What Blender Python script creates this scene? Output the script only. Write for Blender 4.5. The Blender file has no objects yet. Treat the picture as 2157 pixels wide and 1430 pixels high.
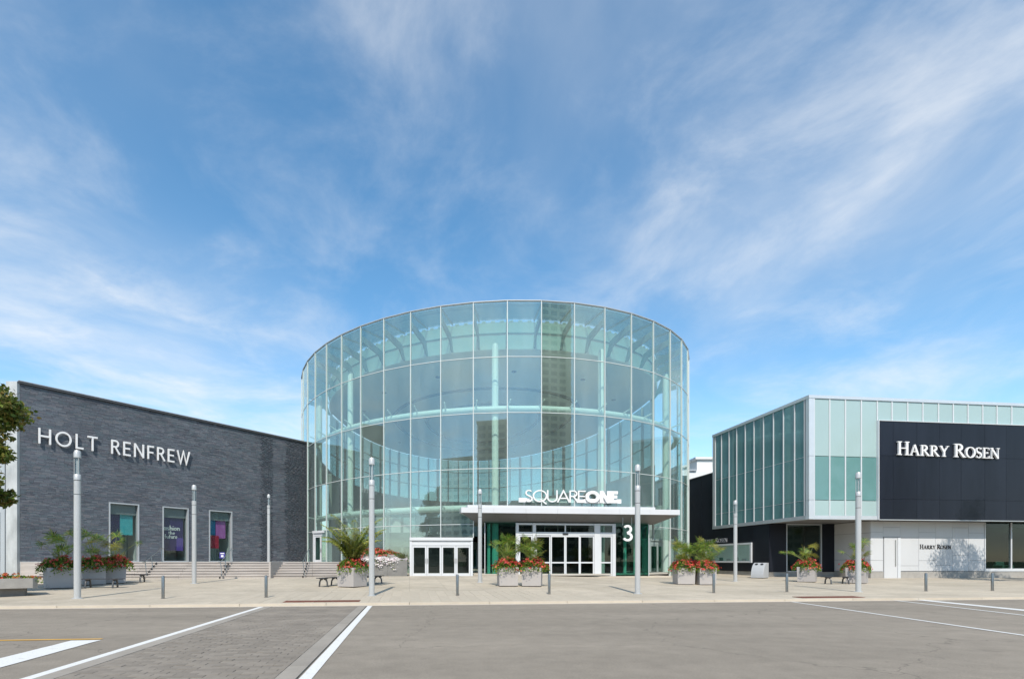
import bpy, bmesh, math, random
from mathutils import Vector, Matrix, noise
R = math.radians
S = bpy.context.scene
COL = S.collection
rnd = random.Random(7)

# ------------------------------------------------------------------ camera, sky, sun, exposure
HC = 1.6                       # camera height above the road
F, CX, CY = 1100.0, 990.0, 1182.0   # focal length and principal point of the shifted lens, in photo pixels
W_, H_ = 2157.0, 1430.0
cam_d = bpy.data.cameras.new('camera'); cam = bpy.data.objects.new('camera', cam_d); COL.objects.link(cam)
cam.location = (0, 0, HC); cam.rotation_euler = (R(90), 0, 0)
cam_d.sensor_width = 36; cam_d.sensor_fit = 'HORIZONTAL'; cam_d.lens = 36*F/W_
cam_d.shift_x = (W_/2-CX)/W_; cam_d.shift_y = (CY-H_/2)/W_
cam_d.clip_end = 6000; cam_d.clip_start = .1
S.camera = cam

SUN_EL, SUN_AZ = 47.5, 180.0     # azimuth 180: the sun stands behind the camera
sun_d = bpy.data.lights.new('sun', 'SUN'); sun_d.energy = 3.4; sun_d.angle = R(.53); sun_d.color = (1, .925, .82)
sun = bpy.data.objects.new('sun', sun_d); COL.objects.link(sun)
sdir = Vector((-.02, -math.cos(R(SUN_EL)), math.sin(R(SUN_EL))))
sun.rotation_euler = sdir.to_track_quat('Z', 'Y').to_euler(); sun.location = (0, -40, 60)

wd = bpy.data.worlds.new('World'); S.world = wd; wd.use_nodes = True
OFX, OFY = 5.2, 2.4
def world():
    nt = wd.node_tree; N = nt.nodes; L = nt.links; N.clear()
    out = N.new('ShaderNodeOutputWorld'); bg = N.new('ShaderNodeBackground'); bg.inputs[1].default_value = .135
    sky = N.new('ShaderNodeTexSky'); sky.sky_type = 'NISHITA'; sky.sun_disc = False
    sky.sun_elevation = R(SUN_EL); sky.sun_rotation = R(SUN_AZ); sky.air_density = 1.0; sky.dust_density = .1; sky.ozone_density = 3.0
    tc = N.new('ShaderNodeTexCoord'); sep = N.new('ShaderNodeSeparateXYZ'); L.new(tc.outputs['Generated'], sep.inputs[0])
    def M(op, a, b=None, c=None, clamp=False):
        n = N.new('ShaderNodeMath'); n.operation = op; n.use_clamp = clamp
        for i, q in enumerate((a, b, c)):
            if q is None: continue
            if isinstance(q, (int, float)): n.inputs[i].default_value = q
            else: L.new(q, n.inputs[i])
        return n.outputs[0]
    zz = M('MAXIMUM', sep.outputs[2], .0)
    zc = M('ADD', zz, .13)
    px = M('DIVIDE', sep.outputs[0], zc); py = M('DIVIDE', sep.outputs[1], zc)
    cmb = N.new('ShaderNodeCombineXYZ'); L.new(px, cmb.inputs[0]); L.new(py, cmb.inputs[1])
    def mapped(rot, sc, off=(0, 0, 0)):
        a = N.new('ShaderNodeMapping'); a.inputs['Rotation'].default_value = (0, 0, rot)
        a.inputs['Location'].default_value = off
        L.new(cmb.outputs[0], a.inputs[0])
        b = N.new('ShaderNodeMapping'); b.inputs['Scale'].default_value = sc; L.new(a.outputs[0], b.inputs[0])
        return b.outputs[0]
    def nz(vec, sc, det, rough, dist=0., lac=2.):
        n = N.new('ShaderNodeTexNoise'); n.inputs['Scale'].default_value = sc; n.inputs['Detail'].default_value = det
        n.inputs['Roughness'].default_value = rough; n.inputs['Distortion'].default_value = dist; n.inputs['Lacunarity'].default_value = lac
        L.new(vec, n.inputs['Vector']); return n.outputs[0]
    def ramp(v, a, b):
        m = N.new('ShaderNodeMapRange'); m.interpolation_type = 'SMOOTHSTEP'
        m.inputs[1].default_value = a; m.inputs[2].default_value = b; L.new(v, m.inputs[0]); return m.outputs[0]
    wn = N.new('ShaderNodeTexNoise'); wn.inputs['Scale'].default_value = .55; wn.inputs['Detail'].default_value = 3
    L.new(cmb.outputs[0], wn.inputs['Vector'])
    ws_ = N.new('ShaderNodeVectorMath'); ws_.operation = 'MULTIPLY_ADD'; L.new(wn.outputs['Color'], ws_.inputs[0])
    ws_.inputs[1].default_value = (.9, .9, 0); L.new(cmb.outputs[0], ws_.inputs[2])
    cmb = ws_
    broad = ramp(nz(mapped(R(24), (.60, .34, 1), (OFX, OFY, 0)), 1.0, 5, .52), .37, .72)
    streak = ramp(nz(mapped(R(30), (.95, .62, 1), (1.7, .2, 0)), 1.6, 9, .58, .35), .36, .74)
    fine = ramp(nz(mapped(R(-16), (1.05, 1.0, 1), (.4, 5.1, 0)), 2.4, 10, .61, .2), .40, .80)
    m1 = M('MULTIPLY', broad, M('ADD', M('MULTIPLY', streak, .8), .2))
    m2 = M('MULTIPLY', M('MULTIPLY', fine, M('ADD', M('MULTIPLY', broad, .5), .5)), .68)
    cl = M('MINIMUM', M('ADD', M('MULTIPLY', m1, .95), m2), 1.0)
    low = ramp(zz, .34, .0)                                   # thin veil low over the horizon
    cl = M('ADD', M('MULTIPLY', cl, .84), M('MULTIPLY', low, .15), clamp=True)
    cl = M('MINIMUM', cl, .86)
    hs = N.new('ShaderNodeHueSaturation'); hs.inputs['Hue'].default_value = .488; hs.inputs['Saturation'].default_value = 1.15; hs.inputs['Value'].default_value = 1.16
    L.new(sky.outputs[0], hs.inputs['Color'])
    mx = N.new('ShaderNodeMix'); mx.data_type = 'RGBA'; L.new(cl, mx.inputs['Factor'])
    L.new(hs.outputs[0], mx.inputs['A']); mx.inputs['B'].default_value = (5.2, 5.35, 5.5, 1)
    L.new(mx.outputs['Result'], bg.inputs[0]); L.new(bg.outputs[0], out.inputs[0])
world()
vs = S.view_settings; vs.view_transform = 'Standard'; vs.look = 'None'; vs.exposure = 0.46; vs.gamma = 1; vs.use_curve_mapping = False
S.cycles.transparent_max_bounces = 32; S.cycles.max_bounces = 10; S.cycles.glossy_bounces = 5; S.cycles.caustics_reflective = False
S.cycles.sample_clamp_indirect = 6

# ------------------------------------------------------------------ materials
MATS = {}
def nodes(name):
    m = bpy.data.materials.new(name); m.use_nodes = True
    nt = m.node_tree; b = nt.nodes['Principled BSDF']; MATS[name] = m
    return m, nt, nt.nodes, nt.links, b
def spec(b, v): b.inputs['Specular IOR Level'].default_value = v
def mat(name, col, rough=.6, metal=0., var=.12, scale=3., bump=0., bscale=60., specv=.4, stretch=(1, 1, 1), hue=None, coat=0., bleed=0.):
    """plain surface: base colour broken up by two sizes of noise, with fine relief"""
    m, nt, N, L, b = nodes(name)
    b.inputs['Roughness'].default_value = rough; b.inputs['Metallic'].default_value = metal; spec(b, specv)
    b.inputs['Coat Weight'].default_value = coat; b.inputs['Coat Roughness'].default_value = .08
    tc = N.new('ShaderNodeTexCoord'); mp = N.new('ShaderNodeMapping'); mp.inputs['Scale'].default_value = stretch
    L.new(tc.outputs['Object'], mp.inputs[0])
    n = N.new('ShaderNodeTexNoise'); n.inputs['Scale'].default_value = scale; n.inputs['Detail'].default_value = 8; n.inputs['Roughness'].default_value = .65
    L.new(mp.outputs[0], n.inputs['Vector'])
    r = N.new('ShaderNodeValToRGB'); e = r.color_ramp.elements; e[0].position = .3; e[1].position = .72
    h = hue or (1, 1, 1)
    e[0].color = (*[max(0, c*(1-var)) for c in col], 1); e[1].color = (*[min(1, c*(1+var)*k) for c, k in zip(col, h)], 1)
    L.new(n.outputs[0], r.inputs[0])
    oi = N.new('ShaderNodeObjectInfo'); ma = N.new('ShaderNodeMapRange'); ma.inputs[3].default_value = 1-var*.5; ma.inputs[4].default_value = 1+var*.5
    L.new(oi.outputs['Random'], ma.inputs[0])
    mu = N.new('ShaderNodeVectorMath'); mu.operation = 'SCALE'; L.new(r.outputs[0], mu.inputs[0]); L.new(ma.outputs[0], mu.inputs['Scale'])
    L.new(mu.outputs[0], b.inputs['Base Color'])
    if bump:
        n2 = N.new('ShaderNodeTexNoise'); n2.inputs['Scale'].default_value = bscale; n2.inputs['Detail'].default_value = 4
        L.new(tc.outputs['Object'], n2.inputs['Vector'])
        bp = N.new('ShaderNodeBump'); bp.inputs['Strength'].default_value = bump; bp.inputs['Distance'].default_value = .01
        L.new(n2.outputs[0], bp.inputs['Height']); L.new(bp.outputs[0], b.inputs['Normal'])
    return m
def attr_mat(name, rough=.75, bump=.3, bscale=40, sheen=0., trans=0.):
    """colour from the 'tone' attribute of each face (one tone for each brick, leaf or petal)"""
    m, nt, N, L, b = nodes(name)
    b.inputs['Roughness'].default_value = rough; spec(b, .35)
    a = N.new('ShaderNodeVertexColor'); a.layer_name = 'tone'
    tc = N.new('ShaderNodeTexCoord'); n = N.new('ShaderNodeTexNoise'); n.inputs['Scale'].default_value = bscale; n.inputs['Detail'].default_value = 5
    L.new(tc.outputs['Object'], n.inputs['Vector'])
    mr = N.new('ShaderNodeMapRange'); mr.inputs[3].default_value = .8; mr.inputs[4].default_value = 1.2; L.new(n.outputs[0], mr.inputs[0])
    mu = N.new('ShaderNodeVectorMath'); mu.operation = 'SCALE'; L.new(a.outputs[0], mu.inputs[0]); L.new(mr.outputs[0], mu.inputs['Scale'])
    L.new(mu.outputs[0], b.inputs['Base Color'])
    if bump:
        bp = N.new('ShaderNodeBump'); bp.inputs['Strength'].default_value = bump; bp.inputs['Distance'].default_value = .01
        L.new(n.outputs[0], bp.inputs['Height']); L.new(bp.outputs[0], b.inputs['Normal'])
    if trans:
        tr = N.new('ShaderNodeBsdfTranslucent'); L.new(mu.outputs[0], tr.inputs[0])
        mx = N.new('ShaderNodeMixShader'); mx.inputs[0].default_value = trans
        L.new(b.outputs[0], mx.inputs[1]); L.new(tr.outputs[0], mx.inputs[2])
        L.new(mx.outputs[0], N['Material Output'].inputs[0])
    return m
def glass(name, tint, f0=.08, rough=.0, refl=(1, 1, 1), wav=.0, film=0.):
    """thin sheet glass: tinted straight-through light plus a Schlick mirror reflection on both faces"""
    m, nt, N, L, b = nodes(name); N.remove(b)
    g = N.new('ShaderNodeNewGeometry'); d = N.new('ShaderNodeVectorMath'); d.operation = 'DOT_PRODUCT'
    L.new(g.outputs['Normal'], d.inputs[0]); L.new(g.outputs['Incoming'], d.inputs[1])
    def M(op, a, c):
        n = N.new('ShaderNodeMath'); n.operation = op
        for i, q in enumerate((a, c)):
            if q is None: continue
            if isinstance(q, (int, float)): n.inputs[i].default_value = q
            else: L.new(q, n.inputs[i])
        return n.outputs[0]
    ab = M('ABSOLUTE', d.outputs['Value'], None); p = M('POWER', M('SUBTRACT', 1., ab), 5.)
    fac = M('ADD', M('MULTIPLY', p, 1-f0), f0)
    t = N.new('ShaderNodeBsdfTransparent'); t.inputs[0].default_value = (*tint, 1)
    gl = N.new('ShaderNodeBsdfGlossy'); gl.inputs['Roughness'].default_value = rough; gl.inputs[0].default_value = (*refl, 1)
    if wav:
        tc = N.new('ShaderNodeTexCoord'); n = N.new('ShaderNodeTexNoise'); n.inputs['Scale'].default_value = .45; n.inputs['Detail'].default_value = 1
        L.new(tc.outputs['Object'], n.inputs['Vector'])
        bp = N.new('ShaderNodeBump'); bp.inputs['Strength'].default_value = wav; bp.inputs['Distance'].default_value = .02
        L.new(n.outputs[0], bp.inputs['Height']); L.new(bp.outputs[0], gl.inputs['Normal'])
    mx = N.new('ShaderNodeMixShader'); L.new(fac, mx.inputs[0]); L.new(t.outputs[0], mx.inputs[1]); L.new(gl.outputs[0], mx.inputs[2])
    if film:      # thin uneven milky haze, added to lighten the dark panes
        df = N.new('ShaderNodeBsdfDiffuse'); df.inputs[0].default_value = (.70, .80, .78, 1)
        tc2 = N.new('ShaderNodeTexCoord'); mp = N.new('ShaderNodeMapping'); mp.inputs['Scale'].default_value = (.5, .5, .12); L.new(tc2.outputs['Object'], mp.inputs[0])
        nn = N.new('ShaderNodeTexNoise'); nn.inputs['Scale'].default_value = 2.; nn.inputs['Detail'].default_value = 6; L.new(mp.outputs[0], nn.inputs['Vector'])
        mr = N.new('ShaderNodeMapRange'); mr.inputs[1].default_value = .3; mr.inputs[2].default_value = .7; mr.inputs[3].default_value = film*.6; mr.inputs[4].default_value = film*1.4; L.new(nn.outputs[0], mr.inputs[0])
        m2 = N.new('ShaderNodeMixShader'); L.new(mr.outputs[0], m2.inputs[0]); L.new(mx.outputs[0], m2.inputs[1]); L.new(df.outputs[0], m2.inputs[2]); mx = m2
    L.new(mx.outputs[0], N['Material Output'].inputs[0])
    return m

def asphalt():
    m, nt, N, L, b = nodes('asphalt'); b.inputs['Roughness'].default_value = .88; spec(b, .25)
    tc = N.new('ShaderNodeTexCoord')
    def nz(sc, det, st=(1, 1, 1), rg=.6):
        mp = N.new('ShaderNodeMapping'); mp.inputs['Scale'].default_value = st; mp.inputs['Rotation'].default_value = (0, 0, R(-6.6)); L.new(tc.outputs['Object'], mp.inputs[0])
        n = N.new('ShaderNodeTexNoise'); n.inputs['Scale'].default_value = sc; n.inputs['Detail'].default_value = det; n.inputs['Roughness'].default_value = rg
        L.new(mp.outputs[0], n.inputs['Vector']); return n.outputs[0]
    big = nz(.22, 6, (.35, 1.3, 1)); mid = nz(2.2, 6); grit = nz(170, 2, rg=.9); peb = nz(30, 4, rg=.85)
    r = N.new('ShaderNodeValToRGB'); e = r.color_ramp.elements; e[0].position = .34; e[1].position = .68
    e[0].color = (.215, .188, .153, 1); e[1].color = (.285, .249, .203, 1)
    L.new(big, r.inputs[0])
    def mul(c, v, lo, hi):
        mr = N.new('ShaderNodeMapRange'); mr.inputs[1].default_value = .25; mr.inputs[2].default_value = .75
        mr.inputs[3].default_value = lo; mr.inputs[4].default_value = hi; L.new(v, mr.inputs[0])
        mu = N.new('ShaderNodeVectorMath'); mu.operation = 'SCALE'; L.new(c, mu.inputs[0]); L.new(mr.outputs[0], mu.inputs['Scale']); return mu.outputs[0]
    c = mul(mul(mul(r.outputs[0], mid, .88, 1.12), peb, .74, 1.26), grit, .66, 1.34)
    trk = nz(.55, 5, (.05, 1.5, 1)); c = mul(c, trk, .93, 1.06)
    vo = N.new('ShaderNodeTexVoronoi'); vo.feature = 'DISTANCE_TO_EDGE'; vo.inputs['Scale'].default_value = .16
    wv = N.new('ShaderNodeTexNoise'); wv.inputs['Scale'].default_value = 1.2; wv.inputs['Detail'].default_value = 6; L.new(tc.outputs['Object'], wv.inputs['Vector'])
    wa = N.new('ShaderNodeVectorMath'); wa.operation = 'MULTIPLY_ADD'; L.new(wv.outputs['Color'], wa.inputs[0]); wa.inputs[1].default_value = (1.6, 1.6, 0); L.new(tc.outputs['Object'], wa.inputs[2])
    L.new(wa.outputs[0], vo.inputs['Vector'])
    ck = N.new('ShaderNodeMapRange'); ck.inputs[1].default_value = .0; ck.inputs[2].default_value = .0035; ck.inputs[3].default_value = .62; ck.inputs[4].default_value = 1.; L.new(vo.outputs[0], ck.inputs[0])
    mu = N.new('ShaderNodeVectorMath'); mu.operation = 'SCALE'; L.new(c, mu.inputs[0]); L.new(ck.outputs[0], mu.inputs['Scale']); c = mu.outputs[0]
    sp = nz(.9, 4, rg=.5); sr = N.new('ShaderNodeMapRange'); sr.inputs[1].default_value = .66; sr.inputs[2].default_value = .76; sr.inputs[3].default_value = 1.; sr.inputs[4].default_value = .80; L.new(sp, sr.inputs[0])
    mu = N.new('ShaderNodeVectorMath'); mu.operation = 'SCALE'; L.new(c, mu.inputs[0]); L.new(sr.outputs[0], mu.inputs['Scale']); c = mu.outputs[0]
    L.new(c, b.inputs['Base Color'])
    bp = N.new('ShaderNodeBump'); bp.inputs['Strength'].default_value = .5; bp.inputs['Distance'].default_value = .006
    L.new(peb, bp.inputs['Height']); L.new(bp.outputs[0], b.inputs['Normal'])
asphalt()
def paving():
    m, nt, N, L, b = nodes('concrete_paving'); b.inputs['Roughness'].default_value = .85; spec(b, .25)
    tc = N.new('ShaderNodeTexCoord')
    mp = N.new('ShaderNodeMapping'); mp.inputs['Rotation'].default_value = (0, 0, R(-6.6)); L.new(tc.outputs['Object'], mp.inputs[0])
    br = N.new('ShaderNodeTexBrick'); br.inputs['Scale'].default_value = 1.; br.inputs['Brick Width'].default_value = 1.8; br.inputs['Row Height'].default_value = 1.2
    br.inputs['Mortar Size'].default_value = .010; br.inputs['Mortar Smooth'].default_value = .2; br.offset = 0.
    br.inputs['Color1'].default_value = (.43, .378, .298, 1); br.inputs['Color2'].default_value = (.47, .413, .33, 1); br.inputs['Mortar'].default_value = (.30, .265, .215, 1)
    L.new(mp.outputs[0], br.inputs['Vector'])
    c = br.outputs['Color']
    for sc, lo, hi in ((.22, .86, 1.10), (1.1, .91, 1.08), (5., .94, 1.06), (60., .88, 1.12)):
        n = N.new('ShaderNodeTexNoise'); n.inputs['Scale'].default_value = sc; n.inputs['Detail'].default_value = 5; L.new(tc.outputs['Object'], n.inputs['Vector'])
        mr = N.new('ShaderNodeMapRange'); mr.inputs[1].default_value = .3; mr.inputs[2].default_value = .7; mr.inputs[3].default_value = lo; mr.inputs[4].default_value = hi
        L.new(n.outputs[0], mr.inputs[0])
        mu = N.new('ShaderNodeVectorMath'); mu.operation = 'SCALE'; L.new(c, mu.inputs[0]); L.new(mr.outputs[0], mu.inputs['Scale']); c = mu.outputs[0]
    sp = N.new('ShaderNodeTexVoronoi'); sp.inputs['Scale'].default_value = 1.3; L.new(tc.outputs['Object'], sp.inputs['Vector'])
    sr = N.new('ShaderNodeMapRange'); sr.inputs[1].default_value = .035; sr.inputs[2].default_value = .055; sr.inputs[3].default_value = .70; sr.inputs[4].default_value = 1.; L.new(sp.outputs['Distance'], sr.inputs[0])
    mu = N.new('ShaderNodeVectorMath'); mu.operation = 'SCALE'; L.new(c, mu.inputs[0]); L.new(sr.outputs[0], mu.inputs['Scale'])
    L.new(mu.outputs[0], b.inputs['Base Color'])
paving()
mat('slab', (.445, .392, .312), .85, var=.09, scale=2.5, bump=.2, bscale=90, specv=.25)
mat('kerb_concrete', (.51, .452, .37), .85, var=.10, scale=1.5, bump=.3, bscale=60, specv=.25)
mat('step_stone', (.42, .385, .355), .8, var=.16, scale=1.2, stretch=(.5, .5, 6), bump=.2, specv=.25)
mat('concrete', (.34, .325, .30), .85, var=.16, scale=1.4, bump=.35, bscale=50, specv=.25)
mat('border_concrete', (.30, .272, .235), .88, var=.14, scale=1.4, bump=.3, specv=.25)
mat('concrete_grey', (.21, .205, .195), .85, var=.14, scale=1.4, bump=.35, bscale=50, specv=.25)
mat('paver', (.25, .22, .184), .88, var=.24, scale=1.1, bump=.4, bscale=70, specv=.25)
mat('paver_bed', (.12, .112, .10), .95, var=.2, scale=4, specv=.1)
def worn_paint(name, col):
    m, nt, N, L, b = nodes(name); b.inputs['Roughness'].default_value = .8; spec(b, .3)
    tc = N.new('ShaderNodeTexCoord'); c = None
    f = []
    for sc, lo, hi in ((38., .60, .66), (4., .58, .74)):
        n = N.new('ShaderNodeTexNoise'); n.inputs['Scale'].default_value = sc; n.inputs['Detail'].default_value = 7; n.inputs['Roughness'].default_value = .7; L.new(tc.outputs['Object'], n.inputs['Vector'])
        mr = N.new('ShaderNodeMapRange'); mr.inputs[1].default_value = lo; mr.inputs[2].default_value = hi; L.new(n.outputs[0], mr.inputs[0]); f.append(mr.outputs[0])
    mx = N.new('ShaderNodeMath'); mx.operation = 'MAXIMUM'; L.new(f[0], mx.inputs[0])
    h = N.new('ShaderNodeMath'); h.operation = 'MULTIPLY'; L.new(f[1], h.inputs[0]); h.inputs[1].default_value = .55; L.new(h.outputs[0], mx.inputs[1])
    mi = N.new('ShaderNodeMix'); mi.data_type = 'RGBA'; L.new(mx.outputs[0], mi.inputs['Factor']); mi.inputs['A'].default_value = (*col, 1); mi.inputs['B'].default_value = (.27, .25, .22, 1)
    L.new(mi.outputs['Result'], b.inputs['Base Color'])
worn_paint('white_paint_road', (.66, .66, .64)); worn_paint('yellow_paint_road', (.66, .37, .07))
mat('grass', (.07, .10, .03), .95, var=.3, scale=.2, specv=.1)
mat('white_frame', (.60, .62, .64), .38, var=.04, scale=.8, specv=.5)
mat('mullion_white', (.60, .64, .63), .4, var=.04, scale=.8, specv=.5)
mat('mint_steel', (.76, .84, .79), .45, var=.05, scale=.7, specv=.5)
mat('bracket_steel', (.24, .33, .32), .5, var=.1, scale=.8)
mat('clerestory', (.86, .86, .80), .6, var=.06, scale=.4)
mat('ceiling_grey', (.74, .78, .76), .8, var=.06, scale=.25)
mat('interior_mid', (.13, .19, .19), .8, var=.1, scale=.3)
mat('side_glass', (.115, .25, .26), .05, var=.12, scale=.25, specv=.8, coat=.6)
mat('teal_spandrel', (.13, .27, .265), .07, var=.06, scale=.2, specv=.6)
mat('interior_wall', (.37, .41, .39), .8, var=.15, scale=.3)
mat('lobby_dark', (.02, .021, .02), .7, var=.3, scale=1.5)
mat('interior_dark', (.15, .17, .16), .8, var=.2, scale=.5)
mat('interior_floor', (.48, .45, .40), .5, var=.1, scale=.6)
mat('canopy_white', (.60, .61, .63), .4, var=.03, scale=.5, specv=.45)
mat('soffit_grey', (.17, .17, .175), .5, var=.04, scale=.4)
mat('aluminium', (.62, .66, .69), .36, metal=.35, var=.05, scale=.5)
mat('valance_grey', (.19, .205, .215), .6, var=.05)
mat('grey_frame', (.42, .45, .47), .4, metal=.2, var=.05, scale=.6)
mat('dark_cap', (.06, .062, .068), .5, var=.1)
mat('marble', (.43, .45, .45), .4, var=.34, scale=.9, stretch=(1, 1, .4), specv=.5)
mat('navy_panel', (.013, .016, .025), .34, var=.3, scale=.35, stretch=(1.6, 1.6, .25), specv=.22)
mat('navy_wall', (.011, .013, .02), .45, var=.25, scale=.4, specv=.2)
mat('white_panel', (.56, .57, .58), .45, var=.04, scale=.4, specv=.45)
mat('joint_grey', (.24, .245, .25), .8, var=.1)
mat('joint_dark', (.09, .095, .10), .8, var=.1)
mat('frost_glass', (.355, .475, .47), .16, var=.05, scale=.12, specv=.6, coat=.25)
mat('planter_grey', (.405, .38, .365), .55, var=.05, scale=.9, specv=.4)
mat('soil', (.05, .035, .025), .95, var=.3, scale=12)
mat('lamp_grey', (.50, .51, .51), .38, metal=.25, var=.05, scale=.6)
mat('stainless', (.36, .34, .32), .3, metal=1., var=.06, scale=2, stretch=(20, 20, .6))
mat('dark_slat', (.05, .05, .055), .5, var=.2, scale=3)
mat('cast_iron', (.13, .13, .13), .4, metal=.6, var=.1, scale=4)
mat('bin_grey', (.44, .45, .46), .45, metal=.15, var=.05, scale=.8)
mat('black', (.012, .012, .013), .5, var=.1)
mat('letter_white', (.78, .78, .78), .42, var=.02)
mat('letter_black', (.03, .03, .033), .45, var=.05)
mat('letter_side', (.30, .31, .33), .5, var=.05)
mat('rust_plate', (.15, .055, .035), .75, var=.22, scale=5, bump=.4, bscale=80)
mat('bark', (.11, .085, .06), .9, var=.3, scale=3, stretch=(1, 1, .3), bump=.7, bscale=22)
mat('petiole', (.20, .24, .07), .6, var=.15, scale=3)
mat('palm_stem', (.30, .27, .20), .8, var=.2, scale=5)
mat('purple', (.032, .014, .105), .5, var=.06)
mat('violet', (.11, .06, .30), .5, var=.06)
mat('teal', (.05, .36, .40), .5, var=.12, scale=2)
mat('blue', (.03, .21, .40), .5, var=.08)
mat('magenta', (.38, .12, .38), .5, var=.08)
mat('crimson', (.36, .02, .05), .5, var=.08)
mat('display_white', (.52, .55, .54), .7, var=.05)
mat('rail_steel', (.45, .45, .44), .3, metal=.9, var=.05)
mat('sign_blue', (.06, .05, .26), .5, var=.05)
mat('tower_stone', (.60, .56, .46), .8, var=.1, scale=.05)
mat('tower_glass', (.05, .07, .08), .15, var=.1, scale=.1)
mat('tower_brown', (.50, .45, .37), .8, var=.1, scale=.05)
mat('roof_white', (.78, .79, .78), .6, var=.05)
mat('armchair_green', (.10, .20, .17), .8, var=.15)
mat('warm_light_wood', (.28, .20, .12), .6, var=.15, scale=2)
glass('glass_rotunda', (.87, .955, .925), f0=.14, refl=(.90, 1.0, 1.0), wav=.03, film=.062)
glass('glass_roof', (.36, .54, .53), f0=.05)
glass('glass_hall', (.48, .56, .53), f0=.05)
glass('glass_door', (.62, .70, .68), f0=.03)
glass('glass_green', (.45, .70, .64), f0=.025)
glass('glass_store', (.40, .62, .65), f0=.09, wav=.012)
glass('glass_clear', (.84, .89, .88), f0=.016)
glass('glass_lantern', (.80, .84, .85), f0=.08)
attr_mat('brick', .62, .35, 45)
attr_mat('leaf', .5, 0, 30, trans=.42)
attr_mat('petal', .55, 0, 30, trans=.25)

# ------------------------------------------------------------------ mesh and object helpers
class MB:
    def __init__(s): s.v = []; s.f = []; s.t = []; s.tone = None
    def add(s, vs, fs):
        o = len(s.v); s.v += [tuple(q) for q in vs]; s.f += [tuple(o+i for i in f) for f in fs]
        if s.tone is not None: s.t += [s.tone]*len(fs)
        return s
    def box(s, x0, x1, y0, y1, z0, z1):
        return s.add([(x0,y0,z0),(x1,y0,z0),(x1,y1,z0),(x0,y1,z0),(x0,y0,z1),(x1,y0,z1),(x1,y1,z1),(x0,y1,z1)],
                     [(0,3,2,1),(4,5,6,7),(0,1,5,4),(1,2,6,5),(2,3,7,6),(3,0,4,7)])
    def obox(s, o, a, b, c):
        """box from corner o along vectors a, b, c"""
        o, a, b, c = map(Vector, (o, a, b, c))
        vs = [o, o+a, o+a+b, o+b, o+c, o+a+c, o+a+b+c, o+b+c]
        fs = [(0,3,2,1),(4,5,6,7),(0,1,5,4),(1,2,6,5),(2,3,7,6),(3,0,4,7)]
        if a.cross(b).dot(c) < 0: fs = [f[::-1] for f in fs]
        return s.add(vs, fs)
    def prism(s, pts, z0, z1):
        n = len(pts)
        ar = sum(pts[i][0]*pts[(i+1)%n][1]-pts[(i+1)%n][0]*pts[i][1] for i in range(n))
        if ar < 0: pts = pts[::-1]
        vs = [(x, y, z0) for x, y in pts]+[(x, y, z1) for x, y in pts]
        fs = [tuple(range(n))[::-1], tuple(range(n, 2*n))]+[(i, (i+1) % n, n+(i+1) % n, n+i) for i in range(n)]
        return s.add(vs, fs)
    def tube(s, pts, rad, n=8, cap=True):
        pts = [Vector(p) for p in pts]; m = len(pts)
        rs = rad if isinstance(rad, (list, tuple)) else [rad]*m
        vs = []; up = Vector((0, 0, 1)); prev = None
        for i, p in enumerate(pts):
            d = (pts[min(i+1, m-1)]-pts[max(i-1, 0)]).normalized()
            a = prev if prev is not None else (up.cross(d) if abs(d.z) < .95 else Vector((1, 0, 0)))
            a = (a-d*a.dot(d)).normalized(); prev = a; b = d.cross(a)
            for k in range(n):
                q = 2*math.pi*k/n; vs.append(p+(a*math.cos(q)+b*math.sin(q))*rs[i])
        fs = [(i*n+k, i*n+(k+1) % n, (i+1)*n+(k+1) % n, (i+1)*n+k) for i in range(m-1) for k in range(n)]
        if cap: fs += [tuple(range(n))[::-1], tuple(range((m-1)*n, m*n))]
        return s.add(vs, fs)
    def lathe(s, prof, n=20, c=(0, 0, 0)):
        vs = [(c[0]+r*math.cos(2*math.pi*k/n), c[1]+r*math.sin(2*math.pi*k/n), c[2]+z) for r, z in prof for k in range(n)]
        m = len(prof)
        fs = [(i*n+k, i*n+(k+1) % n, (i+1)*n+(k+1) % n, (i+1)*n+k) for i in range(m-1) for k in range(n)]
        fs += [tuple(range(n))[::-1], tuple(range((m-1)*n, m*n))]
        return s.add(vs, fs)
    def mesh(s, name, m, smooth=False, off=None):
        me = bpy.data.meshes.new(name)
        vs = s.v if off is None else [(x-off[0], y-off[1], z-off[2]) for x, y, z in s.v]
        me.from_pydata(vs, [], s.f); me.materials.append(MATS[m])
        if s.t:
            ca = me.color_attributes.new('tone', 'FLOAT_COLOR', 'CORNER')
            buf = []
            for f, t in zip(s.f, s.t): buf += [t[0], t[1], t[2], 1.]*len(f)
            ca.data.foreach_set('color', buf)
        if smooth:
            me.polygons.foreach_set('use_smooth', [True]*len(me.polygons))
            try: me.set_sharp_from_angle(angle=R(40))
            except Exception: pass
        me.update(); return me

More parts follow.
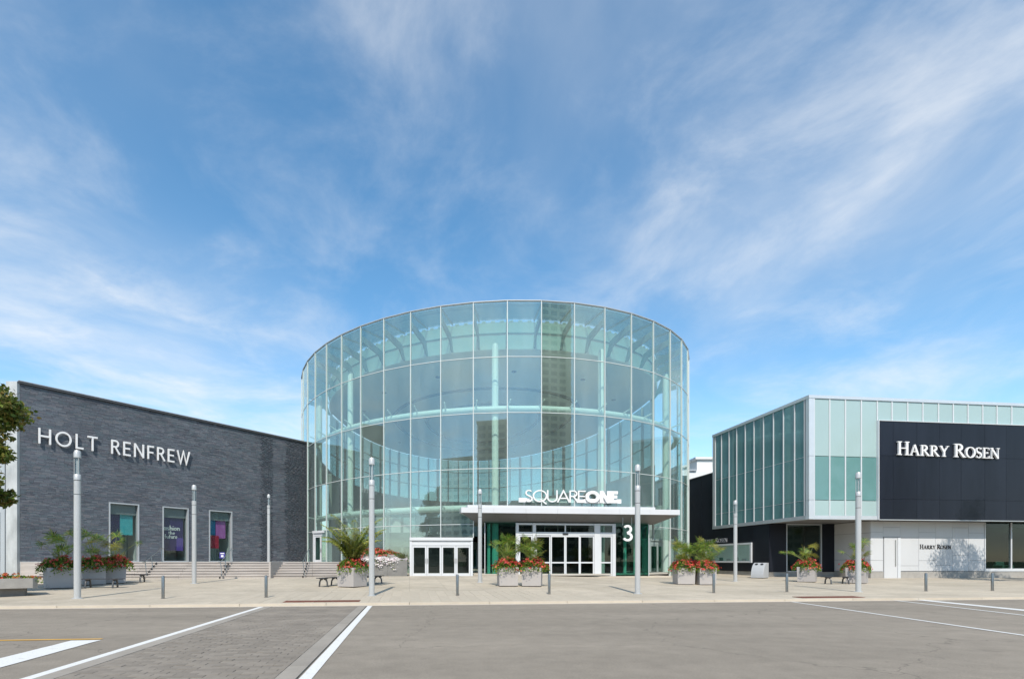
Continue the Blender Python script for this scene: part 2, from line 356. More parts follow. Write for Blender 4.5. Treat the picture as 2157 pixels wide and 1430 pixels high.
def tag(o, label=None, cat=None, group=None, kind=None):
    if label: o['label'] = label
    if cat: o['category'] = cat
    if group: o['group'] = group
    if kind: o['kind'] = kind
    return o
def worldloc(p):
    l = Vector((0, 0, 0))
    while p is not None: l = l+p.location; p = p.parent
    return l
def obj(name, mb, m, parent=None, smooth=False, local=False, bevel=0.):
    """one mesh object; vertices given in world space unless local"""
    off = None if (local or parent is None) else worldloc(parent)
    o = bpy.data.objects.new(name, mb.mesh(name, m, smooth, off) if isinstance(mb, MB) else mb); COL.objects.link(o)
    o.parent = parent
    if bevel:
        bv = o.modifiers.new('bevel', 'BEVEL'); bv.width = bevel; bv.segments = 2; bv.limit_method = 'ANGLE'; bv.angle_limit = R(40)
    return o
def thing(name, loc, label, cat, group=None, rz=0.):
    o = bpy.data.objects.new(name, None); COL.objects.link(o); o.location = loc; o.rotation_euler = (0, 0, rz); o.empty_display_size = .3
    return tag(o, label, cat, group)
def struct(name, mb, m, parent=None, smooth=False):
    o = obj(name, mb, m, parent, smooth)
    if parent is None: o['kind'] = 'structure'
    return o
def dup(o, parent=None):
    c = o.copy(); COL.objects.link(c); c.parent = parent
    for ch in list(o.children): dup(ch, c)
    return c

# pixel -> place: a pixel gives only a direction, the ground / wall it lies on gives the distance
TH = R(6.6); CT, ST = math.cos(TH), math.sin(TH)
UA = Vector((CT, ST, 0)); VA = Vector((-ST, CT, 0))       # along the kerb, and away from the road
VK = 19.4                                                 # the kerb line
def uv(x, y): return x*CT+y*ST, -x*ST+y*CT
def xy(u, v): return u*CT-v*ST, u*ST+v*CT
def P(u, v, z=0.): return Vector((*xy(u, v), z))
def zg(x, y):
    u, v = uv(x, y)
    if v < VK: return 0.
    t = min(1, max(0, (u-6)/12)); t = t*t*(3-2*t)
    return .08+(.025*(1-t)+.012*t)*(min(v, 46)-VK)
def ray(px, py): return Vector(((px-CX)/F, 1., (CY-py)/F))
def ground(px, py):
    d = ray(px, py); lo, hi = 2., 80.
    f = lambda t: HC+d.z*t-zg(d.x*t, t)
    for _ in range(50):
        m = (lo+hi)/2
        if f(m) > 0: lo = m
        else: hi = m
    return Vector((d.x*lo, lo, zg(d.x*lo, lo)))
def road(px, py):
    d = ray(px, py); t = HC/-d.z; return Vector((d.x*t, t, 0))
def at(px, py, Y): d = ray(px, py); return Vector((d.x*Y, Y, HC+d.z*Y))
def on_line(px, a, b):
    """where the view ray of column px meets the vertical plane through a and b (plan points); returns (distance from a, Y)"""
    k = (px-CX)/F; ex, ey = b[0]-a[0], b[1]-a[1]
    t = (k*a[1]-a[0])/(ex-k*ey); return t*math.hypot(ex, ey), a[1]+t*ey
def zat(py, Y): return HC+(CY-py)/F*Y

# ------------------------------------------------------------------ ground, road, kerb, plaza
struct('ground', MB().add([(-3000, -3000, -.06), (3000, -3000, -.06), (3000, 3000, -.06), (-3000, 3000, -.06)], [(0, 1, 2, 3)]), 'grass')
def sheet(u0, u1, v0, v1, z, mb=None):
    mb = mb or MB(); return mb.add([P(u0, v0, z), P(u1, v0, z), P(u1, v1, z), P(u0, v1, z)], [(0, 1, 2, 3)])
road_o = struct('road', sheet(-140, 140, -85, VK+.05, 0.), 'asphalt')
g = MB(); us = [-60+2*i for i in range(61)]; vv = [VK+.24, 20.5, 22, 24, 27, 30, 33, 36, 39, 42, 46, 60, 90]
vs = [(P(u, v).x, P(u, v).y, zg(*xy(u, v))) for v in vv for u in us]; nu = len(us)
g.add(vs, [(j*nu+i, j*nu+i+1, (j+1)*nu+i+1, (j+1)*nu+i) for j in range(len(vv)-1) for i in range(nu-1)])
plaza = struct('plaza', g, 'concrete_paving', smooth=True)
kerb = struct('kerb', sheet(-60, 60, VK-.02, VK+.02, -.03), 'concrete')
kmb = MB().box(0, 2.985, 0, .24, -.1, .088).mesh('kerb_stone', 'kerb_concrete')
for i in range(28):
    k = bpy.data.objects.new('kerb_stone', kmb); COL.objects.link(k); k.parent = kerb
    k.location = P(-42+3*i, VK); k.rotation_euler = (0, 0, TH)
struct('gutter', sheet(-60, 60, VK-.32, VK-.002, .004), 'kerb_concrete')
# long paving slabs in front of the entrance
sl = MB().box(.004, .386, .006, 2.394, 0, .03).mesh('paving_slab', 'slab')
for j in range(2):
    for i in range(36):
        u, v = -6.6+.39*i, VK+.30+2.4*j
        x0, y0 = xy(u, v); z0 = zg(x0, y0); x1, y1 = xy(u, v+2.4); z1 = zg(x1, y1)
        o = bpy.data.objects.new('paving_slab', sl); COL.objects.link(o); o.parent = plaza
        o.location = (x0, y0, z0-.022); o.rotation_euler = Matrix.Rotation(TH, 3, 'Z').to_euler()
        o.rotation_euler = (Matrix.Rotation(TH, 3, 'Z') @ Matrix.Rotation(math.atan2(z1-z0, 2.4), 3, 'X')).to_euler()
        o.location.z += rnd.uniform(-.003, .002)
# crosswalk of concrete pavers running out from the kerb
CU0, CU1 = -5.22, -1.36
cw = struct('crosswalk', sheet(CU0+.16, CU1-.16, 3., VK-.33, .004), 'paver_bed')
pm = MB().box(.003, .297, .003, .147, 0, .016).mesh('paver', 'paver')
pl = []
nrow = int((VK-.36-4.5)/.15)
for j in range(nrow):
    v = 4.5+.15*j; off = .15*(j % 2); u = CU0+.46+off-.15
    while u < CU1-.46-.001:
        a, b = max(u, CU0+.46), min(u+.3, CU1-.46)
        if b-a > .05: pl.append((a, b, v))
        u += .3
pl.sort(key=lambda q: q[2])
near = [q for q in pl if q[2] > 7.0]
rest = MB(); cnt = 0
for a, b, v in near:
    if cnt < 290 and b-a > .29:
        o = bpy.data.objects.new('paver', pm); COL.objects.link(o); o.parent = cw; cnt += 1
        o.location = P(a, v, .004+rnd.uniform(-.003, .003)); o.rotation_euler = (rnd.uniform(-.006, .006), rnd.uniform(-.006, .006), TH)
    else:
        z = .004+rnd.uniform(-.003, .003)
        rest.obox(P(a+.003, v+.003, z), UA*(b-a-.006), VA*.144, (0, 0, .016))
tag(obj('paver_field', rest, 'paver', cw), kind='stuff')
eb = MB().box(.003, .285, .005, 1.795, 0, .018).mesh('border_slab', 'border_concrete')
for i in range(8):
    for u in (CU0+.165, CU1-.455):
        o = bpy.data.objects.new('border_slab', eb); COL.objects.link(o); o.parent = cw; o.location = P(u, 4.55+1.8*i, .004); o.rotation_euler = (0, 0, TH)
def stripe(a, b, w, m, name='painted_line'):
    a, b = Vector(a), Vector(b); d = (b-a).normalized(); n = Vector((-d.y, d.x, 0))*w/2
    mb = MB()
    k = 14; L_ = [a+(b-a)*i/k for i in range(k+1)]
    vs = []
    for q in L_: vs += [q-n*(1+rnd.uniform(-.04, .04)), q+n*(1+rnd.uniform(-.04, .04))]
    mb.add([(q[0], q[1], .009) for q in vs], [(2*i, 2*i+2, 2*i+3, 2*i+1) for i in range(k)])
    return struct(name, mb, m, road_o)
stripe(P(CU0+.05, 4.5), P(CU0+.05, VK-.34), .17, 'white_paint_road')
stripe(P(CU1-.05, 4.5), P(CU1-.05, VK-.34), .17, 'white_paint_road')
sb0, sb1 = road(0, 1396), road(182, 1348.5)
stripe(sb0+(sb0-sb1)*.8, sb1, .55, 'white_paint_road', 'stop_bar')
y0 = road(215, 1345.5); y1 = road(0, 1348.5); stripe(y1+(y1-y0)*2, y0, .11, 'yellow_paint_road')
a, b = road(1668, 1267.), road(2157, 1338); stripe(a, b+(b-a)*.6, .13, 'white_paint_road')
a, b = road(1885, 1264.2), road(2157, 1295.5); stripe(a, b+(b-a)*.9, .13, 'white_paint_road')
a, b = road(1935, 1262.8), road(2157, 1285); stripe(a, b+(b-a)*.9, .45, 'white_paint_road')
for q0, q1, lab in ((602, 760, 'rust red tactile plate set in the pavement beside the crosswalk'), (1650, 1782, 'rust red tactile plate set in the pavement beside the tall lamp and bench')):
    p0, p1 = ground(q0, 1265.5 if q0 < 1000 else 1254.8), ground(q1, 1264 if q0 < 1000 else 1254.4)
    u0, u1 = uv(*p0.xy)[0], uv(*p1.xy)[0]; v0 = VK+.42
    n = max(2, round((u1-u0)/.61)); w = (u1-u0)/n
    t = thing('tactile_plate', (*xy(u0, v0), zg(*xy(u0, v0))), lab, 'tactile plate')
    for i in range(n):
        m = MB(); z = zg(*xy(u0, v0))
        m.obox(P(u0+i*w+.004, v0, z-.02), UA*(w-.008), VA*.62+Vector((0, 0, .0155)), (0, 0, .035))
        pt = obj('plate', m, 'rust_plate', t)
        dm = MB()
        for a in range(5):
            for c in range(5):
                q = P(u0+i*w+w*(a+.5)/5, v0+.62*(c+.5)/5, z+.0155*(c+.5)/5+.0148)
                dm.lathe([(.022, 0), (.014, .006)], 6, q)
        tag(obj('dome_studs', dm, 'rust_plate', pt), kind='stuff')

# ------------------------------------------------------------------ the glass rotunda
RC = Vector((1.5, 60.5, 0)); RR = 21.0
HR = [HC+k for k in (19.91, 15.687, 11.406, 7.147, 2.872)]    # top edge and transoms
PC = (-.0517517, .98127964, .1081908, .02166119); PL_ = 2.619097     # plan curve of the facets: turning angle and pane width
def pth(i): return sum(c*((i-8.5)/8)**k for k, c in enumerate(PC))
QP = {9: Vector((2.8626, 39.9964, 0))}
for i in range(9, 24): QP[i+1] = QP[i]+Vector((math.cos(pth(i)), math.sin(pth(i)), 0))*PL_
for i in range(8, -8, -1): QP[i] = QP[i+1]-Vector((math.cos(pth(i)), math.sin(pth(i)), 0))*PL_
def ang(i): return i                       # places along the facade are counted in panes
def tdir(a): t = pth(a-.5); return Vector((math.cos(t), math.sin(t), 0))
def rdir(a): t = pth(a-.5); return Vector((math.sin(t), -math.cos(t), 0))
def rp(a, r, z):
    i = math.floor(a); f = a-i; q = QP[i]*(1-f)+QP[i+1]*f
    q = q+rdir(a)*(r-RR); return Vector((q.x, q.y, z))
def ang_px(px, r):
    """place along the facade, set in to r, seen in photo column px"""
    lo, hi = 0., 17.
    for _ in range(40):
        m = (lo+hi)/2; q = rp(m, r, 0)
        if q.x/q.y*F+CX < px: lo = m
        else: hi = m
    return lo, 0
ZF = .62
rot = thing('glass_rotunda', (RC.x, RC.y, ZF), 'round green glass entrance hall of the mall with white mullions and mint columns inside', 'building')
I0, I1 = -4, 20
for i in range(I0, I1):
    a0, a1 = ang(i), ang(i+1); am = (a0+a1)/2
    p0, p1 = rp(a0, RR, 0), rp(a1, RR, 0); e = (p1-p0); ed = e.normalized(); n = Vector((ed.y, -ed.x, 0))
    lv = HR+[.25]
    for j in range(5):
        zt, zb = lv[j]-.03, lv[j+1]+.03
        if j == 4 and 8 <= i <= 13: continue             # the vestibule stands here
        if j == 4 and i in (6, 7, 14): zb = 3.42         # glass above the door portals
        if j == 3 and 8 <= i <= 13: zb = 5.60            # canopy meets the glass
        m = MB().obox(Vector((p0.x, p0.y, zb))+ed*.03-n*.02, ed*(e.length-.06), -n*.024, (0, 0, zt-zb))
        obj('glass_pane', m, 'glass_rotunda', rot)
        if j == 4 and 8 <= i <= 13: continue
        m = MB().obox(Vector((p0.x, p0.y, lv[j]-.022))+ed*.03+n*.0, ed*(e.length-.06), -n*.10, (0, 0, .044))
        obj('transom', m, 'mullion_white', rot)
    if not (6 <= i <= 14):
        obj('sill', MB().obox(Vector((p0.x, p0.y, .0))+n*.02, e, -n*.14, (0, 0, .248)), 'mullion_white', rot)
    obj('top_rail', MB().obox(Vector((p0.x, p0.y, HR[0]+.032))+n*.05-ed*.01, ed*(e.length+.02), -n*.2, (0, 0, .06)), 'grey_frame', rot)
for i in range(I0, I1+1):
    a = ang(i); n = rdir(a); t = tdir(a); p = rp(a, RR, 5.6 if 9 <= i <= 13 else 3.42 if i in (7, 8, 14) else .25)
    obj('mullion', MB().obox(p-t*.028+n*.035, t*.056, -n*.16, (0, 0, HR[0]+.03-p.z)), 'mullion_white', rot)
# roof ring of tinted glass with radial bars, clerestory band, brackets
rb = RR*.86; zb0, zb1 = HR[1]+1.75, HR[0]-.24
for i in range(I0, I1):
    a0, a1 = ang(i), ang(i+1)
    m = MB(); q = [rp(a0, RR-.16, HR[0]-.06), rp(a1, RR-.16, HR[0]-.06), rp(a1, rb+.05, HR[0]-.06), rp(a0, rb+.05, HR[0]-.06)]
    m.add(q+[c+Vector((0, 0, .03)) for c in q], [(0, 3, 2, 1), (4, 5, 6, 7), (0, 1, 5, 4), (1, 2, 6, 5), (2, 3, 7, 6), (3, 0, 4, 7)])
    obj('roof_glass', m, 'glass_roof', rot)
    m = MB(); th = .15
    q = [rp(a0, rb, zb0), rp(a1, rb, zb0), rp(a1, rb-th, zb0), rp(a0, rb-th, zb0)]
    m.add(q+[c+Vector((0, 0, zb1-zb0)) for c in q], [(0, 3, 2, 1), (4, 5, 6, 7), (0, 1, 5, 4), (1, 2, 6, 5), (2, 3, 7, 6), (3, 0, 4, 7)])
    obj('clerestory_panel', m, 'clerestory', rot)
    for k in range(3):
        aa = a0+(a1-a0)*(k+.5)/3
        obj('roof_clip', MB().obox(rp(aa, rb+.04, zb1)-tdir(aa)*.16, tdir(aa)*.32, rdir(aa)*-.1, (0, 0, .12)), 'clerestory', rot)
    m = MB(); q = [rp(a0, rb+.08, zb0+1.25), rp(a1, rb+.08, zb0+1.25), rp(a1, rb+.002, zb0+1.25), rp(a0, rb+.002, zb0+1.25)]
    m.add(q+[c+Vector((0, 0, .09)) for c in q], [(0, 3, 2, 1), (4, 5, 6, 7), (0, 1, 5, 4), (1, 2, 6, 5), (2, 3, 7, 6), (3, 0, 4, 7)])
    obj('band_rail', m, 'bracket_steel', rot)
for i in range(I0, I1+1):
    a = ang(i)
    n = rdir(a); t = tdir(a)*.07
    prof = [(RR-.20, HR[0]-.75), (RR-.20, HR[0]-1.25), (rb+.85, HR[0]-1.75), (rb+.30, zb0+.0), (rb+.06, zb0+.0), (rb+.45, HR[0]-1.35), (rb+.8, HR[0]-1.15)]
    m = MB(); k = len(prof)
    m.add([rp(a, r, z)-t for r, z in prof]+[rp(a, r, z)+t for r, z in prof],
          [tuple(range(k))[::-1], tuple(range(k, 2*k))]+[(c, (c+1) % k, k+(c+1) % k, k+c) for c in range(k)])
    obj('bracket', m, 'bracket_steel', rot)
    obj('roof_bar', MB().obox(rp(a, RR-.18, HR[0]-.20)-tdir(a)*.04, tdir(a)*.08, -n*(RR-rb-.2), (0, 0, .135)), 'bracket_steel', rot)
# ceiling: wide oval disc reaching back into the hall
arc_ = [rp(-3.6+23.2*k/40, rb-.13, 0) for k in range(41)]
e0_, e1_ = arc_[0], arc_[-1]; mid_ = (e0_+e1_)/2; BWY = 91.0
back_ = [mid_+(e1_-e0_)*.5*math.cos(math.pi*k/32)+Vector((0, (BWY-.4-mid_.y)*math.sin(math.pi*k/32), 0)) for k in range(1, 32)]
out_ = arc_+back_; cen_ = Vector((RC.x, (arc_[20].y+BWY)/2, 0))
def oval(k): return [(cen_.x+(q.x-cen_.x)*k, cen_.y+(q.y-cen_.y)*k) for q in out_]
ceil = obj('ceiling', MB().prism(oval(1.0), zb0-.02, zb0+.5), 'ceiling_grey', rot)
def ringband(k0, k1, z, h, name, m, par):
    a, b = oval(k0), oval(k1); n = len(a); mb = MB()
    vs = [(*q, z) for q in a]+[(*q, z) for q in b]+[(*q, z-h) for q in a]+[(*q, z-h) for q in b]
    fs = []
    for i in range(n):
        j = (i+1) % n
        fs += [(2*n+i, 2*n+j, 3*n+j, 3*n+i), (i, 2*n+i, 2*n+j, j)[::-1], (n+i, 3*n+i, 3*n+j, n+j)]
    mb.add(vs, fs); return obj(name, mb, m, par)
ringband(.62, .60, zb0-.02, .10, 'ceiling_ring', 'interior_dark', ceil)
ringband(.40, .38, zb0-.02, .10, 'ceiling_ring', 'interior_dark', ceil)
for j in range(10):
    q = 2*math.pi*(j+.3)/10
    c = oval(.8)[int(72*(j+.3)/10) % 72]
    obj('ceiling_light', MB().lathe([(.22, -.06), (.22, .03)], 12, (c[0], c[1], zb0-.02)), 'black', ceil)
# mint steel columns and ring pipes
rcol = RR*.925
colang = []
for px in (738, 1043, 1267, 1402):
    colang.append(ang_px(px, rcol)[0])
colang.append(colang[0]-3.4)
for a in colang:
    p = rp(a, rcol, ZF)
    c = obj('column', MB().lathe([(.27, 0), (.27, zb0-.35-ZF), (.2, zb0-.12-ZF), (.05, zb0-.03-ZF)], 20, p), 'mint_steel', rot, True)
    for z in (HR[2]+2.6, HR[2]-2.2, HR[3]-1.5):
        obj('collar', MB().lathe([(.285, 0), (.285, .07)], 20, rp(a, rcol, z)), 'mint_steel', c, True)
def ringpipe(r, z, rad, i0, i1, name):
    pts = [rp(ang(i0)+(ang(i1)-ang(i0))*k/90, r, z) for k in range(91)]
    return obj(name, MB().tube(pts, rad, 12), 'mint_steel', rot, True)
ringpipe(RR*.945, HR[2]+.62, .24, I0+.5, I1-.5, 'ring_beam')
ringpipe(RR*.945, HR[4]+1.35, .26, I0+.5, 8.3, 'ring_beam')
for i in range(I0+1, I1):
    a = ang(i)
    obj('stub_arm', MB().tube([rp(a, RR*.945, HR[2]+.70), rp(a+.1, RR-.13, HR[2]+1.05)], [.07, .05], 6), 'mint_steel', rot)
    if i < 8: obj('stub_arm', MB().tube([rp(a, RR*.945, HR[4]+1.35), rp(a, RR-.13, HR[4]+1.5)], [.07, .05], 6), 'mint_steel', rot)
# hall behind: floor, gallery, back wall with tall windows, side walls, roof
bw = BWY
obj('hall_floor', MB().prism([(rp(ang(I0)+ (ang(I1)-ang(I0))*k/40, RR-.2, 0).x, rp(ang(I0)+(ang(I1)-ang(I0))*k/40, RR-.2, 0).y) for k in range(41)]+[(q.x, q.y) for q in ([e1_]+back_+[e0_])], ZF-.1, ZF+.02), 'interior_floor', rot)
bx0, bx1 = RC.x-RR*.88, RC.x+RR*.88
wz0, wz1 = HC+10.3, zb0-.02        # tall windows under the ceiling edge, following its curve
bc_ = [e1_]+back_+[e0_]
wallm = MB(); rails = MB()
for k in range(len(bc_)-1):
    q0, q1 = bc_[k], bc_[k+1]; e = q1-q0; n = Vector((-e.y, e.x, 0)).normalized()
    if n.dot(q0-cen_) < 0: n = -n
    obj('back_wall', MB().obox(Vector((q0.x, q0.y, ZF)), e, n*.4, (0, 0, wz0-ZF)), 'interior_wall' if k % 5 else 'interior_dark', rot)
    w = .34 if k % 4 == 0 else .12; ed = e.normalized()
    obj('window_post', MB().obox(Vector((q0.x, q0.y, wz0+.002))+n*.05, ed*w, n*.3, (0, 0, wz1-wz0-.004)), 'bracket_steel', rot)
    obj('hall_window', MB().obox(Vector((q0.x, q0.y, wz0+.002))+ed*(w+.002)+n*.18, ed*(e.length-w-.004), n*.02, (0, 0, wz1-wz0-.004)), 'glass_hall', rot)
    for z in (wz0+2.3, wz0+5.0): obj('window_rail', MB().obox(Vector((q0.x, q0.y, z))+ed*(w+.003)+n*.04, ed*(e.length-w-.006), n*.10, (0, 0, .10)), 'bracket_steel', rot)
# upper gallery with a glass balustrade and rooms beneath
gz = HC+3.1
gp = [Vector((RC.x+RR*.9*math.sin(-1.5+3.*k/40), RC.y+6-RR*.12+RR*.45*math.cos(-1.5+3.*k/40)*1., 0)) for k in range(41)]
obj('gallery_floor', MB().prism([(q.x, q.y) for q in gp]+[(RC.x+5, bw-3), (RC.x-5, bw-3)], gz-.5, gz), 'interior_wall', rot)
gb = MB()
for k in range(40):
    q0, q1 = gp[k], gp[k+1]; e = q1-q0; gb.obox(Vector((q0.x, q0.y, gz)), e, e.cross(Vector((0, 0, 1))).normalized()*.02, (0, 0, 1.05))
obj('balustrade', gb, 'glass_green', rot)
obj('handrail', MB().tube([(q.x, q.y, gz+1.08) for q in gp], .03, 6), 'rail_steel', rot)
for x0, x1, y, z0, z1, mm in ((-14, -6, 58, .6, 7.4, 'interior_dark'), (-5.5, 1.5, 70, .6, 8.2, 'interior_wall'), (8, 16.5, 60, .6, 6.6, 'interior_dark'), (17, 21, 55, .6, 7.5, 'interior_wall')):
    o = obj('inner_shop_block', MB().box(x0, x1, y, y+4, z0, z1), mm, rot)
    n = int((x1-x0)/1.6)
    for k in range(n):
        obj('shop_window', MB().box(x0+.2+k*1.6, x0+1.5+k*1.6, y-.03, y-.005, z1-2.6, z1-.9), 'display_white', o)
        obj('shop_window', MB().box(x0+.2+k*1.6, x0+1.5+k*1.6, y-.03, y-.005, z0+.3, z0+2.6), 'glass_green', o)

# door portals set into the rotunda: white frame boxes with pairs of glazed leaves
def door_portal(pxl, pxr, base_l, base_r, ytop, nleaf, depth=1.4, pier=(.45, .45), zbase=None, header=.36):
    pl_, pr_ = (ground(pxl, base_l), ground(pxr, base_r)) if zbase is None else zbase
    z0 = min(pl_.z, pr_.z)-.02
    a = Vector((pl_.x, pl_.y, z0)); e = Vector((pr_.x-pl_.x, pr_.y-pl_.y, 0)); L_ = e.length; ed = e.normalized(); n = Vector((ed.y, -ed.x, 0))
    zt = zat(ytop, (pl_.y+pr_.y)/2); H = zt-z0
    fr = obj('door_portal', MB().obox(a+Vector((0, 0, H-.22))+n*.06, ed*L_, -n*(depth+.06), (0, 0, .22)), 'white_frame', rot)
    obj('portal_jamb', MB().obox(a, ed*.16, -n*depth, (0, 0, H-.223)), 'white_frame', fr)
    obj('portal_jamb', MB().obox(a+ed*(L_-.16), ed*.16, -n*depth, (0, 0, H-.223)), 'white_frame', fr)
    hd = H-.22-header
    obj('portal_head', MB().obox(a+ed*.163-n*.05+Vector((0, 0, hd)), ed*(L_-.326), -n*.12, (0, 0, header-.003)), 'white_frame', fr)
    w = (L_-.326)/nleaf
    for k in range(nleaf):
        o = a+ed*(.163+k*w)-n*.08
        st = .115
        lf = MB(); x = .008; ww = w-.016
        lf.obox(o+ed*x+Vector((0, 0, .02)), ed*st, -n*.05, (0, 0, hd-.03)); lf.obox(o+ed*(x+ww-st)+Vector((0, 0, .02)), ed*st, -n*.05, (0, 0, hd-.03))
        lf.obox(o+ed*(x+st)+Vector((0, 0, .02)), ed*(ww-2*st), -n*.05, (0, 0, .2)); lf.obox(o+ed*(x+st)+Vector((0, 0, hd-.15)), ed*(ww-2*st), -n*.05, (0, 0, .14))
        obj('door_leaf', lf, 'white_frame', fr)
        obj('door_glass', MB().obox(o+ed*(x+st)+Vector((0, 0, .22))-n*.02, ed*(ww-2*st), -n*.012, (0, 0, hd-.37)), 'glass_door', fr)
        hx = x+ww-st*.5 if k % 2 == 0 else x+st*.5
        q = o+ed*hx+n*.05
        obj('door_handle', MB().tube([q+Vector((0, 0, .95)), q+Vector((0, 0, 1.3))], .016, 6), 'stainless', fr)
    # the little lobby behind: dark side and ceiling
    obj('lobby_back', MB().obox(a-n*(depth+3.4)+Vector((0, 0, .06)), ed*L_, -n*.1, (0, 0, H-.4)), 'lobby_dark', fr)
    return fr
door_portal(863, 996, 1212.6, 1212.6, 1131.5, 4)
door_portal(1369, 1419, 1209, 1208, 1134, 3, depth=.9)
zl = 1.55
ya = 49.5; door_portal(659, 690, 0, 0, 1117, 2, depth=.5, zbase=(Vector(((659-CX)/F*ya, ya, zl)), Vector(((690-CX)/F*(ya-1.4), ya-1.4, zl))), header=.25)

# the vestibule under the canopy
va = ground(1024, 1214.2); vb = ground(1366, 1212)
uV0, vV = uv(*va.xy); uV1 = uv(*vb.xy)[0]; vV = (uv(*va.xy)[1]+uv(*vb.xy)[1])/2
zv = zg(*xy((uV0+uV1)/2, vV))-.01
zs = zat(1097, 39.0)                      # canopy soffit height
ves = obj('vestibule', MB().obox(P(uV0-.3, vV-.1, zv-.2), UA*(uV1-uV0+.6), VA*4.2, (0, 0, .215)), 'kerb_concrete', rot)
def vu(px):                               # position along the vestibule front seen in column px
    k = (px-CX)/F; o = P(0, vV); y = (o.y-o.x*ST/CT)/(1-k*ST/CT); return uv(k*y, y)[0]
def vbox(u0, u1, d0, d1, z0, z1): return MB().obox(P(u0, vV+d0, z0), UA*(u1-u0), VA*(d1-d0), (0, 0, z1-z0))
zfl = zv+.02
posts = [1088, 1124, 1240, 1293]
uz = [vu(p) for p in (1022, 1089, 1129, 1252, 1264, 1290, 1297, 1366)]
ztr = zat(1124, 39.0); ztr2 = zat(1117, 39.0)
for (a, b) in ((uz[1]-.1, uz[1]+.14), (uz[2]-.26, uz[2]), (uz[3], uz[4]), (uz[5], uz[6]-.05)):
    obj('post', vbox(a, b, -.02, .2, zfl, zs-.02), 'white_frame', ves)
for (a, b) in ((uz[1]+.143, uz[2]-.263), (uz[2]+.003, uz[3]-.003), (uz[4]+.003, uz[5]-.003)):
    obj('transom_beam', vbox(a, b, 0, .16, ztr, ztr2), 'white_frame', ves)
    obj('head_beam', vbox(a, b, 0, .16, zs-.16, zs-.022), 'white_frame', ves)
    obj('fanlight', vbox(a, b, .07, .085, ztr2+.002, zs-.162), 'glass_door', ves)
    mid = (a+b)/2
    if b-a > 2: obj('fanlight_bar', vbox(mid-.05, mid+.05, .0, .14, ztr2+.002, zs-.163), 'white_frame', ves)
# sliding doors: four framed leaves with a mid rail
def leaf(a, b, d, z1, mid=True, st=.09):
    f = MB()
    for (p, q, r_, s_) in ((a, a+st, zfl+.01, z1), (b-st, b, zfl+.01, z1), (a+st, b-st, zfl+.01, zfl+.16), (a+st, b-st, z1-.12, z1)):
        f.obox(P(p, vV+d, r_), UA*(q-p), VA*.05, (0, 0, s_-r_))
    if mid: f.obox(P(a+st, vV+d, zfl+1.02), UA*(b-a-2*st), VA*.05, (0, 0, .11))
    lf = obj('sliding_leaf', f, 'white_frame', ves)
    obj('leaf_glass', MB().obox(P(a+st, vV+d+.02, zfl+.16), UA*(b-a-2*st), VA*.012, (0, 0, z1-zfl-.28)), 'glass_door', lf)
n = 4; w = (uz[3]-uz[2])/n
for k in range(n): leaf(uz[2]+k*w+.006, uz[2]+(k+1)*w-.006, .06 if k in (0, 3) else .0, ztr-.01)
leaf(uz[4]+.01, uz[5]-.01, .03, ztr-.01, True, .11)
leaf(uz[1]+.15, uz[2]-.27, .03, ztr-.01, True, .11)
obj('door_sensor', vbox((uz[2]+uz[3])/2-.22, (uz[2]+uz[3])/2+.22, -.06, -.003, ztr+.05, ztr+.17), 'black', ves)
# green glass flanks with a mint column behind each
for (a, b) in ((uz[0], uz[1]-.105), (uz[6], uz[7])):
    obj('flank_glass', vbox(a, b, .02, .04, zfl, zs-.02), 'glass_green', ves)
    obj('flank_edge', vbox(a-.05, a-.002, -.02, .1, zfl, zs-.02), 'white_frame', ves)
    obj('flank_edge', vbox(b+.002, b+.05, -.02, .1, zfl, zs-.02), 'white_frame', ves)
for px in (1034, 1046, 1328, 1350):
    u = vu(px); q = P(u, vV+1.1, zfl)
    obj('flank_column', MB().lathe([(.13, 0), (.13, zs-zfl-.03)], 14, q), 'mint_steel', ves, True)
obj('side_glass', MB().obox(P(uz[0]-.03, vV+.15, zfl), UA*.02, VA*3.4, (0, 0, zs-zfl-.02)), 'glass_green', ves)
obj('side_glass', MB().obox(P(uz[7]+.01, vV+.15, zfl), UA*.02, VA*3.4, (0, 0, zs-zfl-.02)), 'glass_green', ves)
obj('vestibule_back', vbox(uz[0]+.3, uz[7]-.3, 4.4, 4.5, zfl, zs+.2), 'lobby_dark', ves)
for k in range(5): obj('hanging_lamp', MB().tube([P(uz[1]+.6+k*1.1, vV+2.2, zs-.05), P(uz[1]+.6+k*1.1, vV+2.2, zs-.75)], .03, 6), 'display_white', ves)
